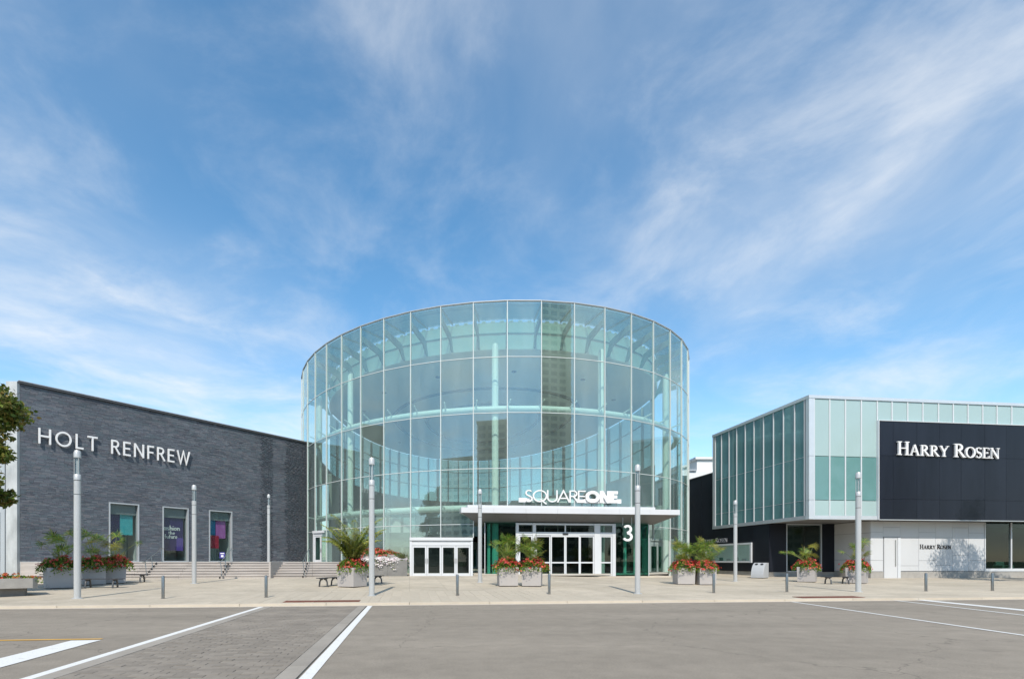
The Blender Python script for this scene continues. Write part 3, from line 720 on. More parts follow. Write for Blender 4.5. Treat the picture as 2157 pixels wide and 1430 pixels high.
# canopy: white fascia in front, soffit folding down to the vestibule head
Yc_ = (vV-1.45)/.995; zc = HC+103.5/F*Yc_
def canopy_pt(px, py): Y = (zc-HC)/((CY-py)/F); return Vector(((px-CX)/F*Y, Y, zc))
cl_, cr_ = canopy_pt(972, 1078.5), canopy_pt(1430, 1084.2)
ul, vl = uv(*cl_.xy); ur, vr = uv(*cr_.xy); vC = (vl+vr)/2
bl0, br0 = uz[0]-.7, uz[7]+.7
deck = [xy(ul, vC+.04), xy(ur, vC+.04), xy(ur, vC+1.3), xy(br0, vV+4.4), xy(bl0, vV+4.4), xy(ul, vC+1.3)]
can = obj('canopy', MB().prism(deck, zc+.05, zc+.37), 'canopy_white', rot)
npan = 7
for k in range(npan):
    a, b = ul+(ur-ul)*k/npan, ul+(ur-ul)*(k+1)/npan
    c, d = bl0+(br0-bl0)*k/npan, bl0+(br0-bl0)*(k+1)/npan
    obj('fascia_panel', MB().obox(P(a+.005, vC-.03, zc-.01), UA*(b-a-.01), VA*.06, (0, 0, .40)), 'canopy_white', can)
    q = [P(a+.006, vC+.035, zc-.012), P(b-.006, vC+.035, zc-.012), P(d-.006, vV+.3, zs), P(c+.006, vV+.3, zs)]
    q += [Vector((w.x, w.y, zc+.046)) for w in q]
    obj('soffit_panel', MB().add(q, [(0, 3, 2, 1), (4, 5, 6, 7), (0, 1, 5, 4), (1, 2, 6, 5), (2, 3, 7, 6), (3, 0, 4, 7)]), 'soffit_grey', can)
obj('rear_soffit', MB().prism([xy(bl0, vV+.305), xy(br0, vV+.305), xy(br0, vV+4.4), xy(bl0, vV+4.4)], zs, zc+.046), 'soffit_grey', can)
a, b = ul+.5, ul+(ur-ul)*.89
obj('upper_tier', MB().obox(P(a, vC+.25, zc+.375), UA*(b-a), VA*3., (0, 0, .22)), 'canopy_white', can)

# ------------------------------------------------------------------ lettering: ribbons of varying width, extruded
def arc(cx, cy, rx, ry, a0, a1, n=14): return [(cx+rx*math.cos(R(a0+(a1-a0)*k/n)), cy+ry*math.sin(R(a0+(a1-a0)*k/n))) for k in range(n+1)]
def ribbon(pts, w, closed=False):
    """outline pairs of a ribbon with half widths w (number or list)"""
    n = len(pts); out = []
    ws = w if isinstance(w, list) else [w]*n
    for i, p in enumerate(pts):
        a = pts[i-1] if (i > 0 or closed) else p; b = pts[(i+1) % n] if (i < n-1 or closed) else p
        d0 = Vector((p[0]-a[0], p[1]-a[1])); d1 = Vector((b[0]-p[0], b[1]-p[1]))
        if d0.length < 1e-6: d0 = d1
        if d1.length < 1e-6: d1 = d0
        d0.normalize(); d1.normalize(); t = (d0+d1); t = t.normalized() if t.length > .2 else d1
        k = min(1/max(.35, t.dot(d1)), 2.2); nn = Vector((-t.y, t.x))*ws[i]*k
        out.append(((p[0]+nn.x, p[1]+nn.y), (p[0]-nn.x, p[1]-nn.y)))
    return out
def letter(mb, strokes, ox, sc, place, depth):
    """strokes: list of (points, half width, closed); place(x, y, d) -> world"""
    for si, (pts, w, closed) in enumerate(strokes):
        rb_ = ribbon(pts, w, closed); n = len(rb_); dd = .0017*si
        vs = []
        for (l, r_) in rb_:
            for (q, d) in ((l, depth+dd), (r_, depth+dd), (l, dd*.5), (r_, dd*.5)): vs.append(place(ox+q[0]*sc, q[1]*sc, d))
        fs = []
        for i in range(n if closed else n-1):
            a, b = 4*i, 4*((i+1) % n)
            fs += [(a, a+1, b+1, b), (a+2, b+2, b+3, a+3), (a, b, b+2, a+2), (a+1, a+3, b+3, b+1)]
        if not closed:
            fs += [(0, 2, 3, 1), (4*(n-1), 4*(n-1)+1, 4*(n-1)+3, 4*(n-1)+2)]
        mb.add(vs, fs)
def sans(ch, w):
    L_ = lambda *p: (list(p), w, False)
    i = w
    return {
     'H': (.78, [L_((i,0),(i,1)), L_((.78-i,0),(.78-i,1)), L_((i,.5),(.78-i,.5))]),
     'O': (1.05, [(arc(.525,.5,.525-i,.5-i,0,360,36)[:-1], w, True)]),
     'L': (.52, [L_((i,1),(i,i),(.52,i))]),
     'T': (.70, [L_((0,1-i),(.70,1-i)), L_((.35,1-i),(.35,0))]),
     'R': (.62, [L_((i,0),(i,1)), (([(i,1-i),(.30,1-i)]+arc(.30,.73,.27-i,.27-i,80,-80,10)+[(.30,.46+i),(i,.46+i)]), w, False), L_((.30,.48),(.62,0))]),
     'E': (.55, [L_((.55,1-i),(i,1-i),(i,i),(.55,i)), L_((i,.52),(.50,.52))]),
     'N': (.78, [L_((i,0),(i,1)), L_((i,.98),(.78-i,.02)), L_((.78-i,0),(.78-i,1))]),
     'F': (.52, [L_((.52,1-i),(i,1-i),(i,0)), L_((i,.50),(.47,.50))]),
     'W': (1.08, [L_((0,1),(.28,.02),(.54,.95),(.80,.02),(1.08,1))]),
     'S': (.56, [(arc(.28,.745,.25-i,.255-i,35,250,14)+arc(.28,.265,.27-i,.265-i,75,-145,14), w, False)]),
     'Q': (1.02, [(arc(.51,.5,.51-i,.5-i,0,360,36)[:-1], w, True), L_((.55,.22),(.98,-.16))]),
     'U': (.76, [(([(i,1),(i,.38)]+arc(.38,.36,.38-i,.36-i,180,360,14)+[(.76-i,.38),(.76-i,1)]), w, False)]),
     'A': (.86, [L_((0,0),(.43,.97),(.86,0)), L_((.17,.34),(.69,.34))]),
     '3': (.60, [(arc(.29,.735,.25-i,.265-i,150,-80,14)+arc(.29,.275,.29-i,.275-i,80,-155,16), w, False)]),
     'a': (.5, [(arc(.24,.3,.24-i,.3-i,0,360,18)[:-1], w, True), L_((.48,.6),(.48,0))]),
     's': (.42, [(arc(.21,.44,.19-i,.16-i,35,250,8)+arc(.21,.16,.2-i,.16-i,75,-145,8), w, False)]),
     'h': (.48, [L_((i,0),(i,1)), (([(i,.3)]+arc(.25,.34,.23-i,.26-i,170,0,8)+[(.48-i,0)]), w, False)]),
     'i': (.12, [L_((.06,0),(.06,.6)), L_((.06,.75),(.06,.88))]),
     'o': (.52, [(arc(.26,.3,.26-i,.3-i,0,360,18)[:-1], w, True)]),
     'n': (.48, [L_((i,0),(i,.6)), (([(i,.3)]+arc(.25,.34,.23-i,.26-i,170,0,8)+[(.48-i,0)]), w, False)]),
     't': (.32, [L_((.13,.85),(.13,0)), L_((0,.58),(.30,.58))]),
     'e': (.48, [(([(.04,.3),(.46,.3)]+arc(.25,.3,.24-i,.3-i,0,310,16)), w, False)]),
     'f': (.32, [(([(.13,0),(.13,.8)]+arc(.25,.8,.12,.16,170,70,5)), w, False), L_((0,.58),(.30,.58))]),
     'u': (.48, [(([(i,.6),(i,.25)]+arc(.24,.25,.24-i,.25-i,180,360,8)+[(.48-i,.6)]), w, False), L_((.48-i,.6),(.48-i,0))]),
     'r': (.3, [L_((i,0),(i,.6)), (([(i,.35)]+arc(.25,.38,.2,.2,160,70,5)), w, False)]),
    }[ch]
def serif(ch):
    K, T, s = .085, .035, .03          # thick half width, thin half width, serif half height
    def st(x, w=K, lo=True, hi=True, y0=0, y1=1, sw=.14):
        r_ = [([(x, y0), (x, y1)], w, False)]
        if lo: r_.append(([(x-w-sw*.62, y0+s), (x+w+sw*.62, y0+s)], s, False))
        if hi: r_.append(([(x-w-sw*.62, y1-s), (x+w+sw*.62, y1-s)], s, False))
        return r_
    bowl = lambda cx, cy, rx, ry, a0, a1, n=14: (arc(cx, cy, rx, ry, a0, a1, n), [T+(K-T)*abs(math.cos(R(a0+(a1-a0)*k/n))) for k in range(n+1)], False)
    if ch == 'H': return .98, st(.2)+st(.78)+[([(.2, .51), (.78, .51)], T, False)]
    if ch == 'A': return .98, [([(.12, 0), (.47, 1.0)], T, False), ([(.46, 1.0), (.82, 0)], K, False), ([(.26, .36), (.66, .36)], T, False), ([(0, s), (.26, s)], s, False), ([(.66, s), (.98, s)], s, False)]
    if ch == 'R': return .92, st(.2)+[bowl(.34, .745, .30, .225, 95, -95), ([(.2, .965), (.36, .965)], T, False), ([(.2, .515), (.36, .515)], T, False), ([(.38, .52), (.80, .03)], [K*.8, K], False), ([(.70, s), (.96, s)], s, False)]
    if ch == 'Y': return .94, st(.47, hi=False, y1=.45)+[([(.47, .42), (.13, .98)], K*.95, False), ([(.47, .42), (.82, .98)], T, False), ([(0, 1-s), (.28, 1-s)], s, False), ([(.68, 1-s), (.94, 1-s)], s, False)]
    if ch == 'O':
        n = 40; return 1.0, [(arc(.5, .5, .42, .475, 0, 360, n)[:-1], [T+(K-T)*abs(math.cos(2*math.pi*k/n)) for k in range(n)], True)]
    if ch == 'S':
        p = arc(.31, .745, .22, .225, 30, 255, 16)+arc(.31, .265, .24, .235, 78, -150, 16); n = len(p)
        return .62, [(p, [T+(K-T)*math.exp(-((k/(n-1)-.5)/.19)**2) for k in range(n)], False), ([(.50, .80), (.52, .97)], T, False), ([(.10, .03), (.09, .24)], T, False)]
    if ch == 'E': return .74, st(.2)+[([(.2, 1-T), (.66, 1-T)], T, False), ([(.66, .99), (.67, .78)], s, False), ([(.2, .515), (.54, .515)], T, False), ([(.54, .42), (.54, .61)], s, False), ([(.2, T), (.69, T)], T, False), ([(.69, .01), (.71, .24)], s, False)]
    if ch == 'N': return 1.0, st(.18, T, sw=.2)+st(.84, T, lo=False, sw=.2)+[([(.16, .97), (.84, .02)], K, False)]
def sign(name, text, place, kind, w, size, gap, space, mt, depth, parent=None, small=None, total=None, first_thing=None):
    """place letters one after another; returns list of letter objects. total: stretch so that the line has this length"""
    adv = []; x = 0
    for k, ch in enumerate(text):
        if ch == ' ': x += space; continue
        sc = size
        if small and k > 0 and text[k-1] != ' ': sc = size*small
        ww = w(k) if callable(w) else w
        wd_, stv = sans(ch, ww) if kind == 'sans' else serif(ch)
        adv.append((x, sc, stv)); x += wd_*sc+gap
    x -= gap; kx = total/x if total else 1.
    out = []
    for (x0, sc, stv) in adv:
        mb = MB(); letter(mb, stv, 0, sc, lambda X, Y, D, x0=x0: place((x0+X)*kx, Y, D), depth)
        out.append(obj('letter', mb, mt, parent))
    return out

# SQUAREONE on the canopy
def planar(o, r_, n, base=0.):
    o, r_, n = Vector(o), Vector(r_), Vector(n)
    return lambda X, Y, D: o+r_*X+Vector((0, 0, Y))+n*(D+base)
Ysg = 36.2
q0 = at(1104, 1057.5, Ysg); q1 = at(1301, 1057.5, Ysg); usg0, vsg = uv(*q0.xy); vsg = vC+.55
def canopy_u(px):
    k = (px-CX)/F; o = P(0, vsg); y = (o.y-o.x*ST/CT)/(1-k*ST/CT); return uv(k*y, y)[0], y
u0, yS = canopy_u(1105); u1, _ = canopy_u(1300)
zs0, zs1 = zat(1057.0, yS), zat(1031.5, yS)
sg = thing('mall_sign', P((u0+u1)/2, vsg, zc+.6), 'white raised SQUAREONE letters standing on a bar on the entrance canopy', 'sign')
place = planar(P(u0, vsg, zs0), UA, -VA)
cap = zs1-zs0
sign('letter', 'SQUAREONE', place, 'sans', lambda k: .047 if k < 6 else .125, cap, .0, 0, 'letter_white', .16, sg, total=u1-u0)
a, _ = canopy_u(1093); b, _ = canopy_u(1309)
obj('bar', MB().obox(P(a, vsg+.02, zat(1057.2, yS)), UA*(b-a), VA*.14, (0, 0, zat(1048.2, yS)-zat(1057.2, yS))), 'letter_white', sg)
for k in range(9):
    uq = a+.4+(b-a-.8)*k/8
    obj('support_post', MB().obox(P(uq, vsg+.05, zc+.59), UA*.05, VA*.05, (0, 0, zat(1057.2, yS)-zc-.592)), 'rail_steel', sg)
# entrance number 3 hanging under the canopy
z30, z31 = zat(1140, 37.6), zat(1104.5, 37.6)
u3 = vu(1310.5); k3 = (vV-1.0-0)/(vV); 
def u_at(px, v):
    k = (px-CX)/F; o = P(0, v); y = (o.y-o.x*ST/CT)/(1-k*ST/CT); return uv(k*y, y)[0], y
v3 = vC+.5; ua3, y3 = u_at(1310.5, v3); ub3, _ = u_at(1332.5, v3)
z30, z31 = zat(1139.5, y3), zat(1105, y3)
s3 = thing('entrance_number', P((ua3+ub3)/2, v3, z30), 'white numeral 3 hung on a bracket under the canopy', 'sign')
sign('letter', '3', planar(P(ua3, v3, z30), UA, -VA), 'sans', .065, z31-z30, 0, 0, 'letter_white', .1, s3, total=ub3-ua3)
obj('hanger', MB().obox(P(ua3-.05, v3+.02, zc-.10), UA*(ub3-ua3+.1), VA*.05, (0, 0, .07)).obox(P(ua3+.05, v3+.02, z31-.03), UA*.03, VA*.03, (0, 0, zc-.1-z31+.03)).obox(P(ub3-.08, v3+.02, z31-.03), UA*.03, VA*.03, (0, 0, zc-.1-z31+.03)), 'rail_steel', s3)

# ------------------------------------------------------------------ left: dark brick store
WA = Vector(((42-CX)/F*34.7, 34.7, 0)); WB = Vector(((643-CX)/F*52.3, 52.3, 0)); WB = WB+(WB-WA).normalized()*1.3
WE = (WB-WA); WL = WE.length; WE.normalize(); WN = Vector((WE.y, -WE.x, 0))
WZ0, WZ1 = HC, HC+(CY-808)/F*34.7
def ws(px): return on_line(px, WA, WB)
def wp(s, d, z): return Vector((WA.x+WE.x*s+WN.x*d, WA.y+WE.y*s+WN.y*d, z))
bst = thing('brick_store', (WA.x, WA.y, 0), 'long dark blue grey brick store front with three tall display windows', 'building')
wins = []
for pl0, pr0, yt0 in ((229, 293, 1056), (342, 397, 1065.5), (440, 489, 1074.5)):
    s0, Y0 = ws(pl0); s1, Y1 = ws(pr0); wins.append((s0, s1, WZ0+.0, zat(yt0, Y0)))
zwt = sum(w[3] for w in wins)/3; wins = [(a, b, z0, zwt) for a, b, z0, _ in wins]
edges = [0.]+[e for w in wins for e in w[:2]]+[WL]
for k in range(0, len(edges), 2):
    obj('wall_pier', MB().obox(wp(edges[k], -.02, WZ0-.9), WE*(edges[k+1]-edges[k]), -WN*.4, (0, 0, zwt-WZ0+.9)), 'dark_cap', bst)
obj('wall_head', MB().obox(wp(0, -.02, zwt), WE*WL, -WN*.4, (0, 0, WZ1-zwt)), 'dark_cap', bst)
# bricks: long thin courses; zones of projecting headers on the right hand part
cr, bl = .075, .42
bm_ = MB(); bcols = [tuple(c*k for c, k in zip(q, (1.22, 1.28, 1.26))) for q in [(.085, .092, .112), (.105, .112, .135), (.075, .085, .105), (.12, .13, .15), (.095, .092, .112), (.08, .10, .118), (.13, .125, .14), (.065, .068, .085)]]
BD = [ws(q)[0] for q in (545, 571, 598)]
def band(s):     # textured brick zones (projecting bricks)
    return BD[0] < s < BD[1] or s > BD[2]
def soft(s): p = s/WL; return .42 < p < .70
nrow = int((WZ1-WZ0)/cr)
for j in range(nrow):
    z = WZ0+j*cr; s = -rnd.uniform(0, bl)
    while s < WL:
        tex = band(s)
        L_ = (.22 if tex else bl*rnd.choice((.55, 1, 1, 1.25)))
        a, b = max(0.002, s), min(WL-.002, s+L_)
        s += L_
        if b-a < .05: continue
        skip = False; zt_ = z+cr
        for w0, w1, q0, q1 in wins:
            if z < q1-.02:
                if a >= w0-.02 and b <= w1+.02: skip = True
                elif a < w0 < b: b = w0
                elif a < w1 < b: a = w1
        if skip or b-a < .03: continue
        d = rnd.uniform(-.004, .006)
        if tex and (int(s/.22)+j) % 2 == 0: d += .045
        if not tex and rnd.random() < (.10 if soft(s) else .03): d += .018
        c = rnd.choice(bcols); c = tuple([.75, .25][0]*q+.25*w for q, w in zip(c, (.105, .122, .145))); k = rnd.uniform(.88, 1.12)
        nzv = noise.noise(Vector((s*.35, z*.9, 3.)))
        k *= (1+.22*nzv)*(.84 if tex else 1.)  # projecting zones coloured darker for the shade between their bricks
        bm_.tone = (c[0]*k, c[1]*k, c[2]*k)
        o = wp(a+.006, d, z+.005)
        q = WE*(b-a-.012); h = Vector((0, 0, cr-.011)); back = -WN*.06
        vs = [o, o+q, o+q+h, o+h, o+back, o+q+back, o+q+back+h, o+back+h]
        bm_.add(vs, [(0, 1, 2, 3), (1, 5, 6, 2), (4, 0, 3, 7), (3, 2, 6, 7), (4, 5, 1, 0)])
tag(obj('brick_courses', bm_, 'brick', bst), kind='stuff')
obj('parapet_cap', MB().obox(wp(-.1, .12, WZ1+.003), WE*(WL+.1), -WN*.62, (0, 0, .14)), 'dark_cap', bst)
obj('cap_flashing', MB().obox(wp(-.1, .14, WZ1+.146), WE*(WL+.1), -WN*.66, (0, 0, .05)), 'grey_frame', bst)
obj('plinth', MB().obox(wp(0, .03, .1), WE*WL, -WN*.3, (0, 0, WZ0-.105)), 'marble', bst)
obj('roof', MB().prism([(wp(0, -.45, 0).x, wp(0, -.45, 0).y), (wp(WL, -.45, 0).x, wp(WL, -.45, 0).y), (-18.5, 75), (-50, 75), (-50, 37)], WZ1-.8, WZ1-.6), 'dark_cap', bst)
obj('side_wall', MB().box(-50.3, -50, 37, 75, 0, WZ1-.6), 'dark_cap', bst)
for wi, (s0, s1, z0, z1) in enumerate(wins):
    fr = obj('window', MB().obox(wp(s0+.0, .05, z1-.09), WE*(s1-s0), -WN*.5, (0, 0, .088)).obox(wp(s0, .05, z0-.04), WE*.09, -WN*.5, (0, 0, z1-z0-.053)).obox(wp(s1-.09, .05, z0-.04), WE*.09, -WN*.5, (0, 0, z1-z0-.053)), 'grey_frame', bst)
    obj('sill', MB().obox(wp(s0+.092, .05, z0-.04), WE*(s1-s0-.184), -WN*.5, (0, 0, .09)), 'grey_frame', fr)
    obj('pane', MB().obox(wp(s0+.1, -.24, z0+.06), WE*(s1-s0-.2), -WN*.02, (0, 0, z1-z0-.17)), 'glass_clear', fr)
    obj('valance', MB().obox(wp(s0+.1, -.285, z1-.85), WE*(s1-s0-.2), -WN*.03, (0, 0, .75)), 'valance_grey', fr)
    dpt = 1.9
    nb = MB()
    nb.obox(wp(s0-.3, -.46-dpt, z0), WE*(s1-s0+.6), -WN*.05, (0, 0, z1-z0))
    nb.obox(wp(s0-.06, -.47, z0+.02), -WE*.05, -WN*dpt, (0, 0, z1-z0-.1)); nb.obox(wp(s1+.06, -.47, z0+.02), WE*.05, -WN*dpt, (0, 0, z1-z0-.1))
    obj('display_niche', nb, 'display_white', fr)
    obj('niche_floor', MB().obox(wp(s0-.05, -.47, z0-.04), WE*(s1-s0+.1), -WN*dpt, (0, 0, .05)).obox(wp(s0-.05, -.47, z1+.0), WE*(s1-s0+.1), -WN*dpt, (0, 0, .05)), 'display_white', fr)
    W = s1-s0; Hh = z1-z0
    def card(f0, f1, g0, g1, m, d=.40): return obj('display_card', MB().obox(wp(s0+W*f0, -d, z0+Hh*g0), WE*W*(f1-f0), -WN*.05, (0, 0, Hh*(g1-g0))), m, fr)
    if wi == 0:
        card(.02, .46, .26, .86, 'purple', .5); card(.44, .86, .46, .82, 'teal', .45)
    if wi == 1:
        card(.04, .88, .20, .86, 'purple', .42); card(.62, .88, .20, .44, 'violet', .40)
        def pw(X, Y, D, s=s0, w_=W, z=z0, h=Hh): return wp(s+X, -.385+D, z+Y)
        for text, fx, fz, sz, tl in (('ashion', .12, .575, .40, .62), ('the', .30, .50, .28, .25), ('future', .16, .425, .34, .48)):
            ls = sign('letter', text, (lambda X, Y, D, fx=fx, fz=fz: pw(X+W*fx, Y+Hh*fz, D)), 'sans', .07, sz, .03, .1, 'letter_white', .02, fr, total=W*tl)
    if wi == 2:
        card(.05, .40, .52, .86, 'blue', .5); card(.40, .82, .46, .86, 'magenta', .46); card(.05, .52, .26, .51, 'crimson', .42)
    rk = MB()
    for k in range(7): rk.tube([wp(s0+W*(.05+.09*k), -1.3, z0+.06), wp(s0+W*(.05+.09*k), -1.3, z0+Hh*.30)], .015, 5)
    rk.tube([wp(s0+W*.03, -1.3, z0+Hh*.30), wp(s0+W*.62, -1.3, z0+Hh*.30)], .02, 5)
    if wi != 1: obj('display_rack', rk, 'rail_steel', fr)
# store letters
sA, yA = ws(79.5); sB, yB = ws(397)
zb_ = zat(934, yA); zt_ = zat(901.5, yA)
hs = thing('store_sign', wp((sA+sB)/2, .1, zb_), 'thin white HOLT RENFREW letters mounted on the dark brick wall', 'sign')
sign('letter', 'HOLT RENFREW', lambda X, Y, D: wp(sA+X, .10+D, zb_+Y), 'sans', .058, zt_-zb_, .30, .75, 'letter_white', .12, hs, total=sB-sA)
# marble pier and the shopfront beyond it
px0 = (18-CX)/F*34.7
obj('marble_pier', MB().box(px0, WA.x-.02, 34.5, 35.4, .2, WZ1+.1), 'marble', bst)
zk = WZ1-.2
sf = obj('shopfront_head', MB().box(px0-7, px0-.62, 35.0, 35.4, zat(1078, 34.8), zk), 'marble', bst)
obj('shopfront_post', MB().box(px0-.6, px0-.30, 34.75, 35.3, .2, zk), 'grey_frame', bst); obj('shopfront_post', MB().box(px0-.29, px0-.03, 34.95, 35.3, .2, zk), 'grey_frame', bst)
obj('shopfront_glass', MB().box(px0-7, px0-.61, 35.1, 35.13, zat(1182, 34.8), zat(1079, 34.8)), 'glass_door', bst)
obj('shopfront_base', MB().box(px0-7, px0-.61, 35.0, 35.4, .2, zat(1183, 34.8)), 'concrete_grey', bst)
obj('shop_interior', MB().box(px0-7, px0-.3, 38, 38.2, .2, 7), 'interior_dark', bst)

# ------------------------------------------------------------------ landing and steps before the brick store
STEP_L = [(95, 0), (568, 0), (570, 0), (722, 0)]
zl = 1.56
def ground_line(px0, py0, px1, py1): return ground(px0, py0), ground(px1, py1)
sA0, sA1 = ground_line(75, 1220, 566, 1217.5)
sB0, sB1 = ground_line(570, 1217.2, 724, 1215)
zst = min(sA0.z, sA1.z, sB0.z, sB1.z)-.05
nst = 6; rise = (zl-max(sA0.z, sA1.z, sB1.z))/nst; tread = .34
stp = thing('stone_steps', (sA1.x, sA1.y, zst), 'wide flight of six pale stone steps up to the brick store', 'steps')
for (a, b, back) in ((sA0, sA1, 0), (sB0+Vector((.03, .3, 0)), sB1+Vector((.4, .3, 0)), 0)):
    a = Vector((a.x, a.y, 0)); b = Vector((b.x, b.y, 0)); e = (b-a); n = Vector((-e.y, e.x, 0)).normalized()
    for k in range(nst):
        zt_ = zl-rise*(nst-1-k)
        m_ = 1+int(e.length/3.2)
        for c in range(m_):
            o = a+n*tread*k+e*c/m_+e.normalized()*.006
            q = e/m_-e.normalized()*.012
            obj('step', MB().obox(Vector((o.x, o.y, zst-.2)), q, n*(tread+.02 if k < nst-1 else .6), (0, 0, zt_-zst+.2-.056)).obox(Vector((o.x, o.y, zt_-.055))-n*.045, q, n*(tread+.06 if k < nst-1 else .65), (0, 0, .055)), 'step_stone', stp)
lp = [sA0+Vector((0, tread*nst, 0)), sA1+Vector((0, tread*nst+.1, 0)), sB1+Vector((.4, tread*nst+1.0, 0)), Vector((-9.5, 43.5, 0)), Vector((WB.x+.5, WB.y-.6, 0)), WB, WA]
struct('landing', MB().prism([(q.x, q.y) for q in lp], .1, zl-.003), 'step_stone')
obj('cheek_block', MB().obox(Vector((sA1.x+.01, sA1.y-.02, zst-.1)), (.12, 0, 0), (0, 2.6, 0), (0, 0, zl-zst+.1+.02)), 'step_stone', stp)
def handrail(px, base_y, label, back=False):
    p = ground(px, base_y); e = (sA1-sA0); n = Vector((-e.y, e.x, 0)).normalized()
    run = tread*nst
    t = thing('handrail', (p.x, p.y, p.z), label, 'handrail', None)
    lean = .10
    pa = p+n*.25; pb = p+n*(run+.5)
    za = p.z+rise*1; zb_ = zl
    for q, z in ((pa, za), (p+n*(run*.55), p.z+rise*3), (pb, zb_)):
        obj('post', MB().tube([Vector((q.x, q.y, z-.05)), Vector((q.x-.12, q.y+.05, z+.92))], .022, 8), 'rail_steel', t)
    o = Vector((-.12, .05, .92))
    pts = [Vector((pa.x, pa.y, za))+o-n*.35+Vector((0, 0, -.02)), Vector((pa.x, pa.y, za))+o, Vector((pb.x, pb.y, zb_))+o, Vector((pb.x, pb.y, zb_))+o+n*.35]
    obj('rail', MB().tube(pts, .024, 8), 'rail_steel', t)
    for k in range(6):
        q = p+n*(tread*k+.0)
        obj('tread_strip', MB().obox(Vector((q.x-.10, q.y-.012, p.z+rise*k+.02)), (.09, 0, 0), (0, .01, 0), (0, 0, rise*.8)), 'black', t)
    return t
h1 = handrail(305, 1219, 'steel stair handrail climbing past the first display window beside the planters')
h2 = handrail(465, 1219, 'steel stair handrail with a small blue notice on it')
handrail(640, 1217, 'steel stair handrail beside the glass hall and brick wall corner')
nq = ground(463, 1219)+Vector((-.45, 1.3, .82+rise*3))
ns = thing('notice', nq, 'small blue notice plate fixed to the stair handrail', 'notice')
obj('plate', MB().obox(nq+Vector((-.18, -.02, 0)), (.36, 0, 0), (0, .025, 0), (0, 0, .40)), 'sign_blue', ns)
obj('print_lines', MB().obox(nq+Vector((-.13, -.024, .29)), (.26, 0, 0), (0, .003, 0), (0, 0, .06)).obox(nq+Vector((-.08, -.024, .08)), (.16, 0, 0), (0, .003, 0), (0, 0, .13)), 'letter_white', ns)
obj('bracket', MB().tube([nq+Vector((0, .04, -.12)), nq+Vector((0, .02, .3))], .02, 6), 'rail_steel', ns)

# ------------------------------------------------------------------ right: glass and black panel store
BU, BV = 29.72, 35.92; BVF = BV+12.4
BZ0, BZ1 = zat(1093, 39.1), zat(832, 39.1)
def v_at(px, u): k = (px-CX)/F; return (u*CT-k*u*ST)/(k*CT+ST)
def pbox(u0, u1, v0, v1, z0, z1): return MB().obox(P(u0, v0, z0), UA*(u1-u0), VA*(v1-v0), (0, 0, z1-z0))
hst = thing('panel_store', P(BU, BV, 0), 'store with overhanging pale glass box, black panel front and white panelled ground floor', 'building')
RU = 62.
Yc = 39.15
zr = [zat(839, Yc), zat(960, Yc), zat(1052.5, Yc), zat(1085, Yc)]
obj('roof_edge', pbox(BU-.08, RU, BV-.08, BV+.3, zr[0], BZ1), 'aluminium', hst)
obj('roof_edge', pbox(BU-.08, BU+.3, BV+.303, BVF+.1, zr[0], BZ1), 'aluminium', hst)
obj('roof', pbox(BU+.303, RU, BV+.303, BVF+.1, BZ1-.5, BZ1-.2), 'roof_white', hst)
obj('bottom_edge', pbox(BU-.06, u_at(1849, BV)[0], BV-.06, BV+.3, BZ0, zr[3]), 'aluminium', hst)
obj('bottom_edge', pbox(BU-.06, BU+.3, BV+.303, BVF+.1, BZ0, zr[3]), 'grey_frame', hst)
uc = u_at(1714.5, BV)[0]
for z0, z1 in ((zr[3]+.003, zr[2]-.01), (zr[2]+.01, zr[1]-.01), (zr[1]+.01, zr[0]-.003)):
    obj('corner_panel', pbox(BU-.055, uc, BV-.055, BV+.28, z0, z1), 'aluminium', hst)
obj('far_corner_post', pbox(BU-.055, BU+.28, BVF-.2, BVF+.06, zr[3]+.003, zr[0]-.003), 'aluminium', hst)
fm = [1714.5, 1747, 1780, 1813.5, 1847, 1878, 1911, 1943, 1976, 2007, 2038, 2069, 2099, 2130]
fu = [u_at(p, BV)[0] for p in fm]; du = fu[-1]-fu[-2]
while fu[-1] < RU-2: fu.append(fu[-1]+du)
zd1 = zat(889, 40.0)
for k in range(len(fu)):
    lo = zr[3] if k <= 4 else zd1
    obj('mullion', pbox(fu[k]-.045, fu[k]+.045, BV-.05, BV+.12, lo+.004, zr[0]-.004), 'white_frame', hst)
    if k+1 < len(fu):
        a, b = fu[k]+.048, fu[k+1]-.048
        if k < 4:
            obj('frosted_pane', pbox(a, b, BV, BV+.04, zr[1]+.02, zr[0]-.004), 'frost_glass', hst)
            obj('clear_pane', pbox(a, b, BV, BV+.025, zr[2]+.02, zr[1]-.02), 'teal_spandrel', hst)
            obj('frosted_pane', pbox(a, b, BV, BV+.04, zr[3]+.004, zr[2]-.02), 'frost_glass', hst)
        else: obj('frosted_pane', pbox(a, b, BV, BV+.04, zd1+.06, zr[0]-.004), 'frost_glass', hst)
obj('room_back', pbox(BU+5.5, RU, BV+5.4, BV+5.5, BZ0+.3, zr[0]-.1), 'interior_wall', hst)
obj('room_wall', pbox(BU+5.3, BU+5.4, BV+.4, BVF-.1, BZ0+.3, zr[0]-.1), 'interior_mid', hst)
obj('room_end', pbox(BU+.35, BU+5.29, BVF-.35, BVF-.25, BZ0+.31, zr[0]-.1), 'interior_mid', hst)
obj('room_floor', pbox(BU+.35, RU, BV+.35, BVF-.2, zr[2]-.5, zr[2]-.25), 'interior_wall', hst)
obj('floor_slab', pbox(BU+.32, RU, BV+.32, BVF-.1, BZ0+.02, BZ0+.3), 'soffit_grey', hst)
sv = [BV+.30]
spx = [1695, 1674, 1650.5, 1629.5, 1608.5, 1588.5, 1570, 1552, 1536, 1520, 1507]
sv = [v_at(p, BU) for p in spx]
